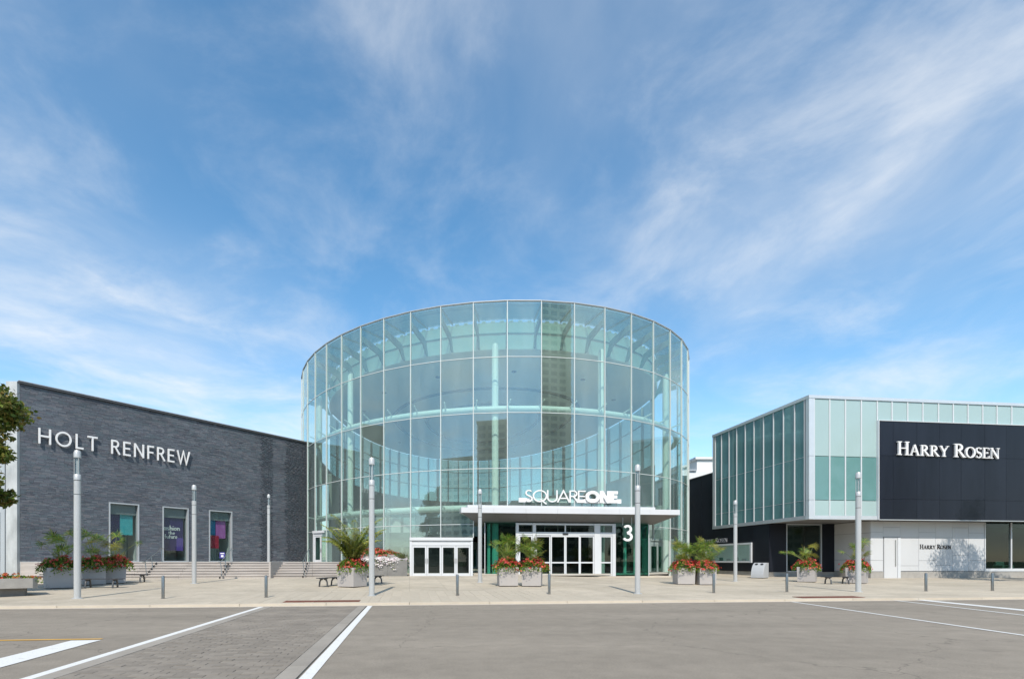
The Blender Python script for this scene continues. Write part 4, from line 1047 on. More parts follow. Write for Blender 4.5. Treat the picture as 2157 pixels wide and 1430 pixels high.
for k in range(len(sv)):
    obj('mullion', pbox(BU-.05, BU+.12, sv[k]-.032, sv[k]+.032, zr[3]+.004, zr[0]-.004), 'white_frame', hst)
    if k+1 < len(sv):
        a, b = sv[k]+.035, sv[k+1]-.035
        obj('side_pane', pbox(BU+.01, BU+.035, a, b, zr[1]+.02, zr[0]-.004), 'side_glass', hst)
        obj('side_pane', pbox(BU+.01, BU+.035, a, b, zr[2]+.02, zr[1]-.02), 'side_glass', hst)
        obj('side_pane', pbox(BU+.01, BU+.035, a, b, zr[3]+.004, zr[2]-.02), 'side_glass', hst)
        for z in (zr[1], zr[2]): obj('side_bar', pbox(BU+.0, BU+.06, a, b, z-.018, z+.018), 'grey_frame', hst)
# black panel box, built panel by panel
ud0 = u_at(1850, BV-.1)[0]
obj('black_box_back', pbox(ud0+.02, RU, BV-.08, BV+.3, BZ0+.03, zd1-.02), 'joint_dark', hst)
obj('black_box_trim', pbox(ud0-.06, ud0-.003, BV-.20, BV+.1, BZ0, zd1+.05), 'white_frame', hst)
obj('black_box_trim', pbox(ud0, RU, BV-.20, BV+.1, zd1-.0, zd1+.05), 'white_frame', hst)
obj('black_box_trim', pbox(ud0, RU, BV-.20, BV+.1, BZ0-.03, BZ0+.03), 'grey_frame', hst)
dpx = [1850, 1880, 1930, 1978, 2023, 2073, 2118]
dU = [u_at(p, BV-.1)[0] for p in dpx]
while dU[-1] < RU-2: dU.append(dU[-1]+1.9)
dz = [BZ0+.034, zat(1052.5, 40.2), zat(962, 40.2), zd1-.004]
for i in range(len(dU)-1):
    for j in range(3):
        t_ = rnd.uniform(0, .004)
        obj('black_panel', pbox(dU[i]+.008, dU[i+1]-.008, BV-.15-t_, BV-.083, dz[j]+.008, dz[j+1]-.008), 'navy_panel', hst)
ua, yHR = u_at(1890, BV-.3); ub, _ = u_at(2106, BV-.3)
zh0, zh1 = zat(957.5, yHR), zat(929, yHR)
hr = thing('store_sign', P((ua+ub)/2, BV-.25, zh0), 'large white serif HARRY ROSEN letters on the black panels', 'sign')
sign('letter', 'HARRY ROSEN', planar(P(ua, BV-.19, zh0), UA+Vector((0, 0, -.012)), -VA), 'serif', None, zh1-zh0, .03, .38, 'letter_white', .12, hr, small=.80, total=ub-ua)
# ground floor: navy side wall, tall dark window, white panel block
LU = BU+.12; LV = v_at(1621, LU)
zpl = .72                                       # top of the concrete plinth
obj('plinth', pbox(LU+.01, LU+.4, LV+.02, 62, -.2, zpl), 'concrete', hst)
zdw = zat(1003, 53.3)
k = 0; v = LV
while v < 60:
    w = min(2.2, 60-v); hi = BZ0-.01 if v+w < BVF+.3 else zdw
    if v < BVF+.12 < v+w: w = BVF+.12-v; hi = BZ0-.01
    obj('navy_panel', pbox(LU-.02, LU+.3, v+.006, v+w-.006, zpl+.004, hi), 'navy_wall', hst); v += w
obj('wall_cap', pbox(LU-.06, LU+.4, BVF+.13, 60, zdw+.003, zdw+.12), 'dark_cap', hst)
obj('plinth', pbox(LU, u_at(1765, LV)[0], LV+.02, LV+.4, -.2, zpl-.01), 'concrete', hst)
uw = [LU, u_at(1656, LV)[0], u_at(1731, LV)[0], u_at(1760, LV)[0]]
obj('navy_panel', pbox(uw[0]+.3, uw[1], LV, LV+.3, zpl, BZ0-.01), 'navy_wall', hst)
obj('navy_panel', pbox(uw[0], uw[0]+.295, LV-.01, LV+.3, zpl, BZ0-.01), 'navy_wall', hst)
obj('navy_panel', pbox(uw[2], uw[3], LV, LV+.3, zpl, BZ0-.01), 'navy_wall', hst)
wf = obj('tall_window', pbox(uw[1]+.003, uw[1]+.09, LV-.03, LV+.2, zpl+.0, BZ0-.1).obox(P(uw[2]-.09, LV-.03, zpl), UA*.087, VA*.23, (0, 0, BZ0-.1-zpl)).obox(P(uw[1]+.003, LV-.03, BZ0-.098), UA*(uw[2]-uw[1]-.006), VA*.23, (0, 0, .088)).obox(P(uw[1]+.092, LV-.03, zpl), UA*(uw[2]-uw[1]-.184), VA*.23, (0, 0, .08)), 'grey_frame', hst)
obj('pane', pbox(uw[1]+.092, uw[2]-.092, LV+.08, LV+.1, zpl+.082, BZ0-.1), 'glass_door', wf)
obj('window_room', pbox(uw[1]-.2, uw[2]+.2, LV+2.2, LV+2.3, zpl, BZ0-.05).obox(P(uw[1]-.3, LV+.31, zpl), UA*.09, VA*2., (0, 0, BZ0-.06-zpl)).obox(P(uw[2]+.21, LV+.31, zpl), UA*.09, VA*2., (0, 0, BZ0-.06-zpl)), 'interior_dark', wf)
WU = 35.78; WV = 36.93
obj('white_block_core', pbox(WU+.03, u_at(2073, WV)[0]-.02, WV+.03, LV+1.0, -.1, BZ0-.01), 'joint_grey', hst)
def wcol(p0, p1, ys, v=WV):
    a, b = u_at(p0, v)[0], u_at(p1, v)[0]; Y = (u_at(p0, v)[1]+u_at(p1, v)[1])/2
    for y0, y1 in zip(ys[:-1], ys[1:]):
        z1, z0 = (BZ0-.012 if y0 <= 1099 else zat(y0, Y)), zat(y1, Y)
        obj('white_panel', pbox(a+.01, b-.01, v-.01, v+.028, z0+.01, z1-.01), 'white_panel', hst)
wcol(1834, 1860, [1099, 1120, 1179.6, 1203]); wcol(1860, 1896, [1099, 1110, 1130]); wcol(1896, 1935, [1099, 1132, 1191, 1202])
wcol(1935, 1970.6, [1099, 1121, 1180, 1202]); wcol(1970.6, 2006, [1099, 1132, 1190, 1202]); wcol(2006, 2040, [1099, 1111, 1169, 1202]); wcol(2040, 2073, [1099, 1122, 1180, 1202])
for p0, p1 in ((1834, 1861), (1897, 2160)):
    a, b = u_at(p0, WV)[0], (u_at(p1, WV)[0] if p1 < 2100 else RU); obj('plinth', pbox(a, b, WV-.012, WV+.1, -.1, zat(1203.5, 41.2)), 'concrete', hst)
a, b = u_at(1862, WV)[0], u_at(1890, WV)[0]
dr = obj('service_door', pbox(a, b, WV-.02, WV+.025, .2, zat(1131, 41)), 'white_panel', hst)
obj('door_pull', pbox(b-.22, b-.16, WV-.07, WV-.02, zat(1192, 41), zat(1137, 41)), 'rail_steel', dr)
obj('door_post', pbox(b+.02, u_at(1896.5, WV)[0], WV-.04, WV+.1, .2, zat(1131, 41)), 'white_frame', hst)
for z0, z1 in ((zat(1203, 41), zat(1179, 41)), (zat(1178.6, 41), zat(1122, 41)), (zat(1121.6, 41), BZ0-.012)):
    obj('white_panel', pbox(WU-.01, WU+.028, WV+.03, LV+.0, z0+.01, z1), 'white_panel', hst)
obj('plinth', pbox(WU-.012, WU+.1, WV+.03, LV+.1, -.1, zat(1203.5, 41.2)), 'concrete', hst)
# shop window at the right end
ug = u_at(2073, WV)[0]; um = u_at(2129, WV)[0]
zw0, zw1 = zat(1197, 42), BZ0-.03
obj('shop_window_sill', pbox(ug, RU, WV-.05, WV+.3, zat(1203.3, 41.2)+.003, zw0), 'white_frame', hst)
for i, u in enumerate([ug+.02, um, um+2.1, um+4.2]):
    obj('shop_window_post', pbox(u, u+.1, WV-.03, WV+.15, zw0+.003, zw1), 'white_frame', hst)
    obj('shop_window_pane', pbox(u+.103, (u+2.1 if i else um)-.003, WV+.05, WV+.07, zw0+.003, zw1), 'glass_door', hst)
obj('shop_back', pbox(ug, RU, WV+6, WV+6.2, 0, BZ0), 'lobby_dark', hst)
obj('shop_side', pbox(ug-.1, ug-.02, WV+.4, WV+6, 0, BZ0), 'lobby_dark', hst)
obj('shop_floor', pbox(ug+.1, RU, WV+.35, WV+6, .1, .62), 'interior_dark', hst)
def armchair(u, v, label):
    p = P(u, v, .62); t = thing('armchair', p, label, 'armchair')
    obj('seat', pbox(u, u+.8, v, v+.75, .78, 1.05), 'armchair_green', t, bevel=.05); obj('backrest', pbox(u, u+.8, v+.6, v+.8, 1.06, 1.6), 'armchair_green', t, bevel=.06)
    for s in (-.16, .803): obj('arm', pbox(u+s, u+s+.157, v, v+.8, .78, 1.3), 'armchair_green', t, bevel=.05)
    for a in (.05, .7):
        for c in (.05, .65): obj('leg', pbox(u+a, u+a+.05, v+c, v+c+.05, .621, .779), 'black', t)
armchair(ug+.45, WV+1.3, 'grey green armchair inside the shop window beside the white panels')
armchair(um+.7, WV+1.0, 'grey green armchair inside the shop window beyond the white post')
dk = P(ug+1.7, WV+2.0, .62); t = thing('display_plinth', dk, 'pale display plinth with a dark coat over it behind the shop window', 'display stand')
obj('block', pbox(ug+1.5, ug+2.2, WV+1.9, WV+2.4, .621, 1.75), 'display_white', t, bevel=.02); obj('folded_coat', pbox(ug+1.75, ug+2.3, WV+1.82, WV+2.1, 1.0, 1.80), 'black', t, bevel=.08)
# vitrine in the navy side wall, and the two small store signs
v0_, v1_ = v_at(1583, LU-.1), v_at(1486, LU-.1)
Yv = P(LU, v0_).y; vz0, vz1 = zat(1184.5, Yv), zat(1142, Yv)
vf = obj('vitrine', pbox(LU-.14, LU-.021, v0_, v1_, vz1-.16, vz1).obox(P(LU-.14, v0_, vz0), UA*.119, VA*(v1_-v0_), (0, 0, .16)).obox(P(LU-.14, v0_, vz0+.162), UA*.119, VA*.2, (0, 0, vz1-vz0-.324)).obox(P(LU-.14, v1_-.2, vz0+.162), UA*.119, VA*.2, (0, 0, vz1-vz0-.324)), 'white_frame', hst)
obj('vitrine_back', pbox(LU-.034, LU-.0215, v0_+.2, v1_-.2, vz0+.162, vz1-.162), 'mint_steel', vf)
for k in range(5):
    vq = v0_+.8+k*(v1_-v0_-1.4)/5
    obj('shelf_item', pbox(LU-.09, LU-.036, vq, vq+.55, vz0+.165, vz0+.36+.12*(k % 2)), 'armchair_green' if k % 2 else 'display_white', vf)
obj('vitrine_glass', pbox(LU-.12, LU-.108, v0_+.2, v1_-.2, vz0+.163, vz1-.163), 'glass_clear', vf)
va_, vb_ = v_at(1531, LU-.1), v_at(1476, LU-.1); Ya_ = P(LU, va_).y
zq0, zq1 = zat(1141, Ya_), zat(1131, Ya_)
sd = thing('wall_sign', P(LU-.1, va_, zq0), 'small pale HARRY ROSEN letters on the navy wall above the vitrine', 'sign')
sign('letter', 'HARRY ROSEN', lambda X, Y, D: P(LU-.03-D, vb_-X, zq0+Y), 'serif', None, zq1-zq0, .02, .3, 'letter_side', .05, sd, small=.82, total=vb_-va_)
ua, yq = u_at(1937.5, WV-.03); ub, _ = u_at(2003.5, WV-.03)
zq0, zq1 = zat(1155.5, yq), zat(1146, yq)
sd = thing('wall_sign', P(ua, WV-.05, zq0), 'small black HARRY ROSEN letters on the white panels', 'sign')
sign('letter', 'HARRY ROSEN', planar(P(ua, WV-.012, zq0), UA, -VA), 'serif', None, zq1-zq0, .01, .12, 'letter_black', .03, sd, small=.8, total=ub-ua)
# pale mall roof behind, between hall and store
pr = thing('mall_roof_building', (30, 74, 0), 'white upper storey of the mall showing behind the navy wall', 'building')
obj('wall', MB().box(27.0, 42, 66, 80, 0, zat(992, 66)), 'roof_white', pr)
obj('upper_storey', MB().box(28.9, 44, 66.5, 80, zat(992, 66)+.003, zat(966, 66)), 'roof_white', pr)
obj('parapet', MB().box(28.6, 44.3, 66.2, 80.3, zat(966, 66)+.003, zat(963, 66)+.1), 'roof_white', pr)
obj('coping', MB().box(26.8, 28.55, 65.8, 80.2, zat(992, 66)+.003, zat(992, 66)+.2), 'grey_frame', pr)

# ------------------------------------------------------------------ street lamps
def build_lamp(h):
    r = .118
    parts = [('base_plate', MB().lathe([(.2, -.02), (.2, .02), (.14, .03)], 20), 'lamp_grey'),
             ('shaft', MB().lathe([(r, .0), (r, h*.70)], 24), 'lamp_grey'),
             ('joint_ring', MB().lathe([(r-.012, h*.70), (r-.012, h*.704)], 24), 'black'),
             ('upper_shaft', MB().lathe([(r, h*.704), (r, h*.795)], 24), 'lamp_grey'),
             ('joint_ring', MB().lathe([(r-.012, h*.795), (r-.012, h*.799)], 24), 'black'),
             ('collar', MB().lathe([(r+.004, h*.799), (r+.004, h*.835), (r-.01, h*.838)], 24), 'lamp_grey'),
             ('lantern_glass', MB().lathe([(r-.03, h*.839), (r-.03, h*.949)], 20), 'glass_lantern'),
             ('lamp_core', MB().lathe([(.03, h*.839), (.03, h*.949)], 10), 'display_white'),
             ('cap', MB().lathe([(r+.004, h*.95), (r+.004, h*.985), (r-.03, h)], 24), 'lamp_grey')]
    t = thing('street_lamp', (0, 0, 0), 'x', 'street lamp', 'cylindrical plaza lamps')
    for n, m, mt in parts: obj(n, m, mt, t, True, True)
    bars = MB()
    for k in range(3):
        q = k*2.1+.4; bars.tube([(math.cos(q)*(r-.018), math.sin(q)*(r-.018), h*.838), (math.cos(q)*(r-.018), math.sin(q)*(r-.018), h*.951)], .012, 6)
    obj('lantern_bars', bars, 'lamp_grey', t, False, True)
    return t
lampA = build_lamp(5.80); lampB = build_lamp(5.5)
usedA = [0, 0]
def put(proto, flag, loc, label, rz=0.):
    o = proto if not flag else dup(proto)
    o.location = loc; o.rotation_euler = (0, 0, rz); o['label'] = label; return o
lamps = [(163, 1260, 0, 'grey lamp column beside the shaded planters and dark benches'), (783, 1254.5, 0, 'grey lamp column beside the feathery palm planter'),
         (1343, 1250, 0, 'grey lamp column in front of the entrance number 3'), (1808, 1246, 0, 'grey lamp column in front of a palm planter and bench'),
         (409, 1228.5, 1, 'grey lamp column standing before the steps and brick wall'), (1011, 1226, 1, 'grey lamp column beside the white doors and canopy'),
         (1549, 1224, 1, 'grey lamp column between the litter bin and the paired palm planters'), (566, 0, 1, 'grey lamp column at the top of the stone steps')]
fl_ = {0: False, 1: False}
for px, py, kind, lab in lamps:
    if py: p = ground(px, py)
    else: p = Vector(((px-CX)/F*42.6, 42.6, zl))
    put(lampA if kind == 0 else lampB, fl_[kind], p, lab, rnd.uniform(0, 3)); fl_[kind] = True
# ------------------------------------------------------------------ bollards
def build_bollard():
    t = thing('bollard', (0, 0, 0), 'x', 'bollard', 'steel bollards along the kerb')
    obj('post', MB().lathe([(.06, -.02), (.06, .86), (.052, .885)], 20), 'stainless', t, True, True)
    obj('cap_disc', MB().lathe([(.05, .886), (.05, .895), (.03, .905)], 20), 'stainless', t, True, True)
    obj('foot_ring', MB().lathe([(.085, 0), (.085, .012), (.062, .015)], 20), 'stainless', t, True, True)
    return t
bol = build_bollard()
bl_ = [(343.5, 1260, 'steel bollard beside the lamp by the shaded planters'), (560.5, 1258, 'steel bollard before the steps at the crosswalk end'), (963.5, 1254, 'steel bollard in front of the white double doors'),
       (1157, 1251, 'steel bollard beside the paired planters before the sliding doors'), (1503.5, 1248, 'steel bollard beside the paired planters near the litter bin'), (1657.5, 1246, 'steel bollard beside the single planter and tactile plate'),
       (1950.5, 1244.5, 'steel bollard in front of the small black wall letters'), (2090.5, 1243.5, 'steel bollard in front of the shop window')]
for i, (px, py, lab) in enumerate(bl_): put(bol, i > 0, ground(px, py), lab)

# ------------------------------------------------------------------ planting
def leafquad(mb, c, d, n, L_, W):
    """pointed leaf: 4-vertex diamond folded a little"""
    d = d.normalized(); s = d.cross(n)
    if s.length < 1e-4: s = d.orthogonal()
    s.normalize(); up = s.cross(d)
    mb.add([c, c+d*L_*.45+s*W+up*.1*W, c+d*L_, c+d*L_*.45-s*W+up*.1*W], [(0, 1, 2, 3)])
def rv(r): 
    while True:
        q = Vector((r.uniform(-1, 1), r.uniform(-1, 1), r.uniform(-1, 1)))
        if .05 < q.length < 1: return q.normalized()
LEAFG = [(.095, .19, .022), (.16, .29, .034), (.25, .36, .045), (.06, .12, .024), (.26, .29, .05)]
REDS = [(.52, .045, .03), (.62, .10, .06), (.45, .025, .03), (.68, .18, .11), (.58, .07, .09)]
def mound_meshes(r, rx, ry, h, nleaf, nblo, reds, drop=.22, zoff=0., size=1.):
    lv_, bl2 = MB(), MB()
    def surf():
        a = r.uniform(0, 2*math.pi); q = math.sqrt(r.random())
        wob = 1+.16*math.sin(3*a+1.3)+.10*math.sin(5*a+r.random()*.6)
        x, y = rx*q*math.cos(a)*wob, ry*q*math.sin(a)*wob
        z = h*(1-q*q)**.6*(1+.25*math.sin(7*x)*math.cos(6*y))-(drop*max(0, q-.82)/.18*r.random())
        return Vector((x, y, z+zoff)), Vector((math.cos(a)*q, math.sin(a)*q, .9-q*.5))
    for _ in range(nleaf):
        p, n = surf(); p *= 1; p.z -= r.random()*.16; d = (rv(r)+n*.6); c = r.choice(LEAFG); k = r.uniform(.7, 1.3); lv_.tone = (c[0]*k, c[1]*k, c[2]*k)
        leafquad(lv_, p, d, rv(r), r.uniform(.07, .13)*size, r.uniform(.022, .04)*size)
    cl = [surf() for _ in range(max(3, nblo//6))]
    for _ in range(nblo):
        if r.random() < .75: p, n = r.choice(cl); p = p+Vector((r.gauss(0, .07), r.gauss(0, .07), r.gauss(0, .03)))
        else: p, n = surf()
        p = p+n.normalized()*.035; c = r.choice(reds); k = r.uniform(.75, 1.25); bl2.tone = (min(1, c[0]*k), min(1, c[1]*k), min(1, c[2]*k))
        ax = (n+rv(r)*.7).normalized(); s = ax.orthogonal().normalized(); t = ax.cross(s); rr = r.uniform(.035, .06)*size; ph = r.uniform(0, 6)
        for k in range(5):
            q0, q1 = ph+k*1.2566, ph+k*1.2566+1.0; qm = (q0+q1)/2
            e0 = s*math.cos(q0)+t*math.sin(q0); e1 = s*math.cos(q1)+t*math.sin(q1); em = s*math.cos(qm)+t*math.sin(qm)
            bl2.add([p, p+e0*rr*.8+ax*.012, p+em*rr*1.15+ax*.02, p+e1*rr*.8+ax*.012], [(0, 1, 2, 3)])
    return lv_, bl2
def flower_mound(loc, seed, label, rx=.76, ry=.76, h=.50, nleaf=2200, nblo=380, reds=REDS, group=None, drop=.22, rz=0., name='begonias', size=1., cat='flowers'):
    r = random.Random(seed); a, b = mound_meshes(r, rx, ry, h, nleaf, nblo, reds, drop, 0., size)
    t = thing(name, loc, label, cat, group, rz); obj('foliage', a, 'leaf', t, False, True); obj('blossoms', b, 'petal', t, False, True); return t
def fan_palm(loc, seed, label, n=9, hgt=1.15, spread=.85, yellow=.25, group='fan palms in planters', tall=None):
    r = random.Random(seed); t = thing('fan_palm', loc, label, 'palm', group); st = MB()
    obj('stem', MB().tube([(0, 0, -.25), (.02, 0, .12), (0, .02, .28)], [.09, .085, .06], 8), 'palm_stem', t, True, True)
    for k in range(n):
        az = 2*math.pi*(k+r.uniform(-.3, .3))/n*1.0+seed; inc = r.uniform(.08, .95) if k else .05
        L_ = hgt*(r.uniform(.65, 1.05) if k % 3 else r.uniform(.22, .6))
        if tall and k in tall: L_, inc, az = tall[k]
        hd = Vector((math.cos(az), math.sin(az), 0))
        p0 = Vector((0, 0, .2)); pts = []
        for q in range(6):
            f = q/5; ii = inc*(.45+.75*f); 
            p0 = p0 if q == 0 else p0+(hd*math.sin(ii)+Vector((0, 0, math.cos(ii))))*L_/5
            pts.append(p0.copy())
        fr_ = MB(); fr_.tube(pts, [.016, .014, .012, .011, .010, .009], 5)
        pet = obj('frond', fr_, 'petiole', t, False, True)
        bl3 = MB(); d = (pts[-1]-pts[-2]).normalized(); d = (d+hd*.2+Vector((0, 0, .05))).normalized()
        side = d.cross(Vector((0, 0, 1))); side = side.normalized() if side.length > .1 else Vector((1, 0, 0)); up = side.cross(d).normalized()
        tw = r.uniform(-.5, .5); side2 = side*math.cos(tw)+up*math.sin(tw); up2 = d.cross(side2)*-1
        Rf = r.uniform(.38, .58); ns = 17; yl = r.random() < yellow
        for q in range(ns):
            fa = (q/(ns-1)-.5)*R(235); dirv = d*math.cos(fa)+side2*math.sin(fa)
            lr = Rf*(.72+.28*math.cos(fa*.55))*r.uniform(.9, 1.08); w = lr*.038
            sd_ = d*-math.sin(fa)+side2*math.cos(fa); dn = up2*(-.10 if q % 2 else .0)
            base = r.choice(LEAFG); k2 = r.uniform(.65, 1.35); c = (base[0]*k2, base[1]*k2, base[2]*k2)
            if yl or r.random() < .12: c = (.26*k2, .25*k2, .045)
            bl3.tone = c
            b0 = pts[-1]; m0 = b0+dirv*lr*.55+up2*-.03*0; tip = b0+dirv*lr+Vector((0, 0, -lr*r.uniform(.05, .34)))
            bl3.add([b0+sd_*w*.25, m0+sd_*w+dn*lr*.2, tip, m0-sd_*w+dn*lr*.2, b0-sd_*w*.25], [(0, 1, 2, 3, 4)])
        obj('blade', bl3, 'leaf', pet, False, True)
    return t
def feather_palm(loc, seed, label):
    r = random.Random(seed); t = thing('feather_palm', loc, label, 'palm')
    for k in range(7):
        a = k*.9; obj('cane', MB().tube([(.05*math.cos(a), .05*math.sin(a), -.25), (.12*math.cos(a), .12*math.sin(a), .5)], [.03, .022], 6), 'palm_stem', t, True, True)
    for k in range(34):
        az = k*2.399+r.uniform(-.3, .3); inc0 = .06+.42*r.random(); bend = r.uniform(.5, 1.3); L_ = r.uniform(2.3, 3.1)*(1 if k < 15 else .72)
        hd = Vector((math.cos(az), math.sin(az), 0)); side = Vector((-math.sin(az), math.cos(az), 0))
        p = Vector((.05*math.cos(az), .05*math.sin(az), .1)); pts = [p.copy()]; dirs = []
        for q in range(14):
            ii = inc0+bend*(q/13)**2; d = hd*math.sin(ii)+Vector((0, 0, math.cos(ii))); p = p+d*L_/14; pts.append(p.copy()); dirs.append(d)
        fr_ = obj('frond', MB().tube(pts, [.016*(1-.75*q/14) for q in range(15)], 5), 'petiole', t, False, True)
        lf = MB()
        for q in range(56):
            f = .22+.78*q/55; x = f*14; i0 = min(13, int(x)); c0 = pts[i0]+(pts[i0+1]-pts[i0])*(x-i0); d = dirs[i0]
            ll = .52*math.sin(math.pi*(.18+.80*f))**.7*r.uniform(.85, 1.1)
            for s in (-1, 1):
                dv = (d*.42+side*s*.85+Vector((0, 0, .10))+rv(r)*.16).normalized()
                base = r.choice([(.34, .40, .09), (.42, .46, .12), (.25, .33, .06), (.50, .47, .17)]); kk = r.uniform(.8, 1.2); lf.tone = tuple(c*kk for c in base)
                m0 = c0+dv*ll*.5; tip = c0+dv*ll+Vector((0, 0, -ll*.30)); w = dv.cross(Vector((0, 0, 1))).normalized()*.028
                lf.add([c0, m0+w, tip, m0-w], [(0, 1, 2, 3)])
        obj('leaflets', lf, 'leaf', fr_, False, True)
    return t
def build_planter():
    t = thing('planter', (0, 0, 0), 'x', 'planter', 'square grey planters')
    s0, s1, h = .495, .52, 1.0
    m = MB(); q = [(-s0, -s0), (s0, -s0), (s0, s0), (-s0, s0)]; o_ = [(-s1, -s1), (s1, -s1), (s1, s1), (-s1, s1)]; i_ = [(c*.9, d*.9) for c, d in o_]
    vs = [(*c, .03) for c in q]+[(*c, h) for c in o_]+[(*c, h) for c in i_]+[(*c, h-.09) for c in i_]
    fs = [(3, 2, 1, 0)]
    for k in range(4):
        j = (k+1) % 4; fs += [(k, j, 4+j, 4+k), (4+k, 4+j, 8+j, 8+k), (8+k, 8+j, 12+j, 12+k)]
    fs.append((12, 13, 14, 15)); m.add(vs, fs)
    obj('box', m, 'planter_grey', t, False, True, bevel=.008)
    obj('foot', MB().box(-.4, .4, -.4, .4, -.06, .031), 'black', t, False, True)
    obj('soil', MB().box(-.47, .47, -.47, .47, h-.12, h-.06), 'soil', t, False, True)
    return t
pp = build_planter(); firstp = [False]
def planter(px, py, rot, lab, flab, seed, palm=None, plab=None, push=.55, nblo=380, sc=1.0, **kw):
    p = ground(px, py); d = Vector((p.x, p.y, 0)).normalized(); p = p+d*push; p.z = zg(p.x, p.y)
    o = put(pp, firstp[0], p, lab, R(rot)); firstp[0] = True; o.scale = (sc, sc, 1)
    flower_mound(p+Vector((0, 0, .95)), seed, flab, nblo=nblo, group='red begonias in planters')
    if palm == 'fan': fan_palm(p+Vector((0, 0, .95)), seed+5, plab, **kw)
    if palm == 'feather': feather_palm(p+Vector((0, 0, .92)), seed+5, plab)
    return p
planter(126, 1240, 47, 'square grey planter in tree shade with a corner toward the road', 'shaded red begonias in the planter nearest the low flower bed', 11, 'fan', 'dark spreading fan palm in the shaded planter nearest the low bed', push=.7, n=16, hgt=1.7, yellow=.05, sc=1.12)
planter(196, 1233, 42, 'square grey planter in tree shade behind a dark bench', 'red begonias in the middle shaded planter', 12, 'fan', 'fan palm with one yellow frond in the middle shaded planter', push=.8, n=13, hgt=1.7, yellow=.3)
planter(242, 1229.5, 35, 'square grey planter in tree shade nearest the steps', 'red begonias in the shaded planter nearest the steps', 13, 'fan', 'small fan palm in the shaded planter nearest the steps', push=.7, n=10, hgt=1.55, yellow=.5)
planter(742, 1237, 62, 'square grey planter beside a lamp holding the feathery palm', 'red begonias spilling round the feathery palm', 14, 'feather', 'tall feathery palm with yellow green arching fronds', push=.55, nblo=330, sc=1.06)
planter(1069, 1235, 4, 'square grey planter before the sliding doors, next to the lamp with the doors', 'red begonias in the planter before the sliding doors beside the mint column', 15, 'fan', 'upright bushy fan palm before the mint column', push=.5, n=30, hgt=1.35, yellow=.12)
planter(1121, 1235.5, -12, 'square grey planter before the sliding doors, next to a steel bollard', 'red begonias in the planter next to a bollard before the sliding doors', 16, 'fan', 'upright bushy fan palm before the sliding door leaves', push=.55, n=30, hgt=1.4, yellow=.15)
planter(1440, 1231, -4, 'square grey planter of a pair beside the small glazed doors', 'red begonias in the planter beside the small glazed doors', 17, 'fan', 'bushy fan palm with a browned tip beside the small glazed doors', push=.52, n=30, hgt=1.5, yellow=.2)
planter(1483, 1231.5, 2, 'square grey planter of a pair beside the navy wall vitrine', 'red begonias in the planter before the navy wall vitrine', 18, 'fan', 'bushy fan palm covering part of the small navy wall letters', push=.52, n=30, hgt=1.55, yellow=.15)
planter(1700, 1226, 50, 'square grey planter before the tall dark window', 'red begonias before the tall dark window', 19, 'fan', 'sparse fan palm with long yellow fronds before the tall dark window', push=.65, nblo=330, n=12, hgt=1.2, yellow=.35, tall={1: (1.7, 1.15, 2.9), 2: (1.35, 1.0, 2.6), 3: (1.3, .45, .3)})
planter(1805, 1229, 44, 'square grey planter half hidden behind a lamp column and bench', 'red begonias behind the lamp column before the white panels', 20, 'fan', 'fan palm with one tall leaning frond behind the lamp column', push=.65, n=14, hgt=1.25, yellow=.15, tall={1: (1.6, .42, .35), 2: (1.2, .35, .1)})

# low concrete bed at the left edge, with its tree
lb = ground(80, 1250); lb0 = ground(40, 1263)
bed = thing('flower_bed_wall', (lb0.x-3, lb0.y+1.5, lb0.z), 'low concrete flower bed with an overhanging rim and orange red flowers', 'flower bed')
bxr = -18.0; by0 = 20.6
zb_ = zg(bxr-2, by0+1)
def slabpoly(x0, x1, y0, y1, c): return [(x0, y0+c), (x0+c, y0), (x1-c, y0), (x1, y0+c), (x1, y1-c), (x1-c, y1), (x0+c, y1), (x0, y1-c)]
obj('plinth', MB().prism(slabpoly(bxr-6.2, bxr-.4, by0+.35, by0+1.7, .6), zb_-.15, zb_+.32), 'concrete_grey', bed)
rim_o, rim_i = slabpoly(bxr-6.6, bxr, by0, by0+2.05, .9), slabpoly(bxr-6.35, bxr-.25, by0+.25, by0+1.8, .75)
rm = MB(); vs = [(*q, z) for z in (zb_+.323, zb_+.72) for q in rim_o]+[(*q, zb_+.72) for q in rim_i]+[(*q, zb_+.5) for q in rim_i]
fs = [tuple(range(8))[::-1]]
for k in range(8):
    j = (k+1) % 8; fs += [(k, j, 8+j, 8+k), (8+k, 8+j, 16+j, 16+k), (16+k, 16+j, 24+j, 24+k)]
fs.append(tuple(range(24, 32))); rm.add(vs, fs); obj('rim', rm, 'concrete', bed)
obj('soil', MB().prism(slabpoly(bxr-6.3, bxr-.28, by0+.28, by0+1.77, .74), zb_+.52, zb_+.62), 'soil', bed)
flower_mound((bxr-3.0, by0+1.02, zb_+.66), 31, 'orange and red flowers filling the low concrete bed', 2.6, .72, .24, 2200, 600, [(.62, .12, .05), (.68, .25, .06), (.60, .06, .05), (.45, .20, .05)], None, 0.)

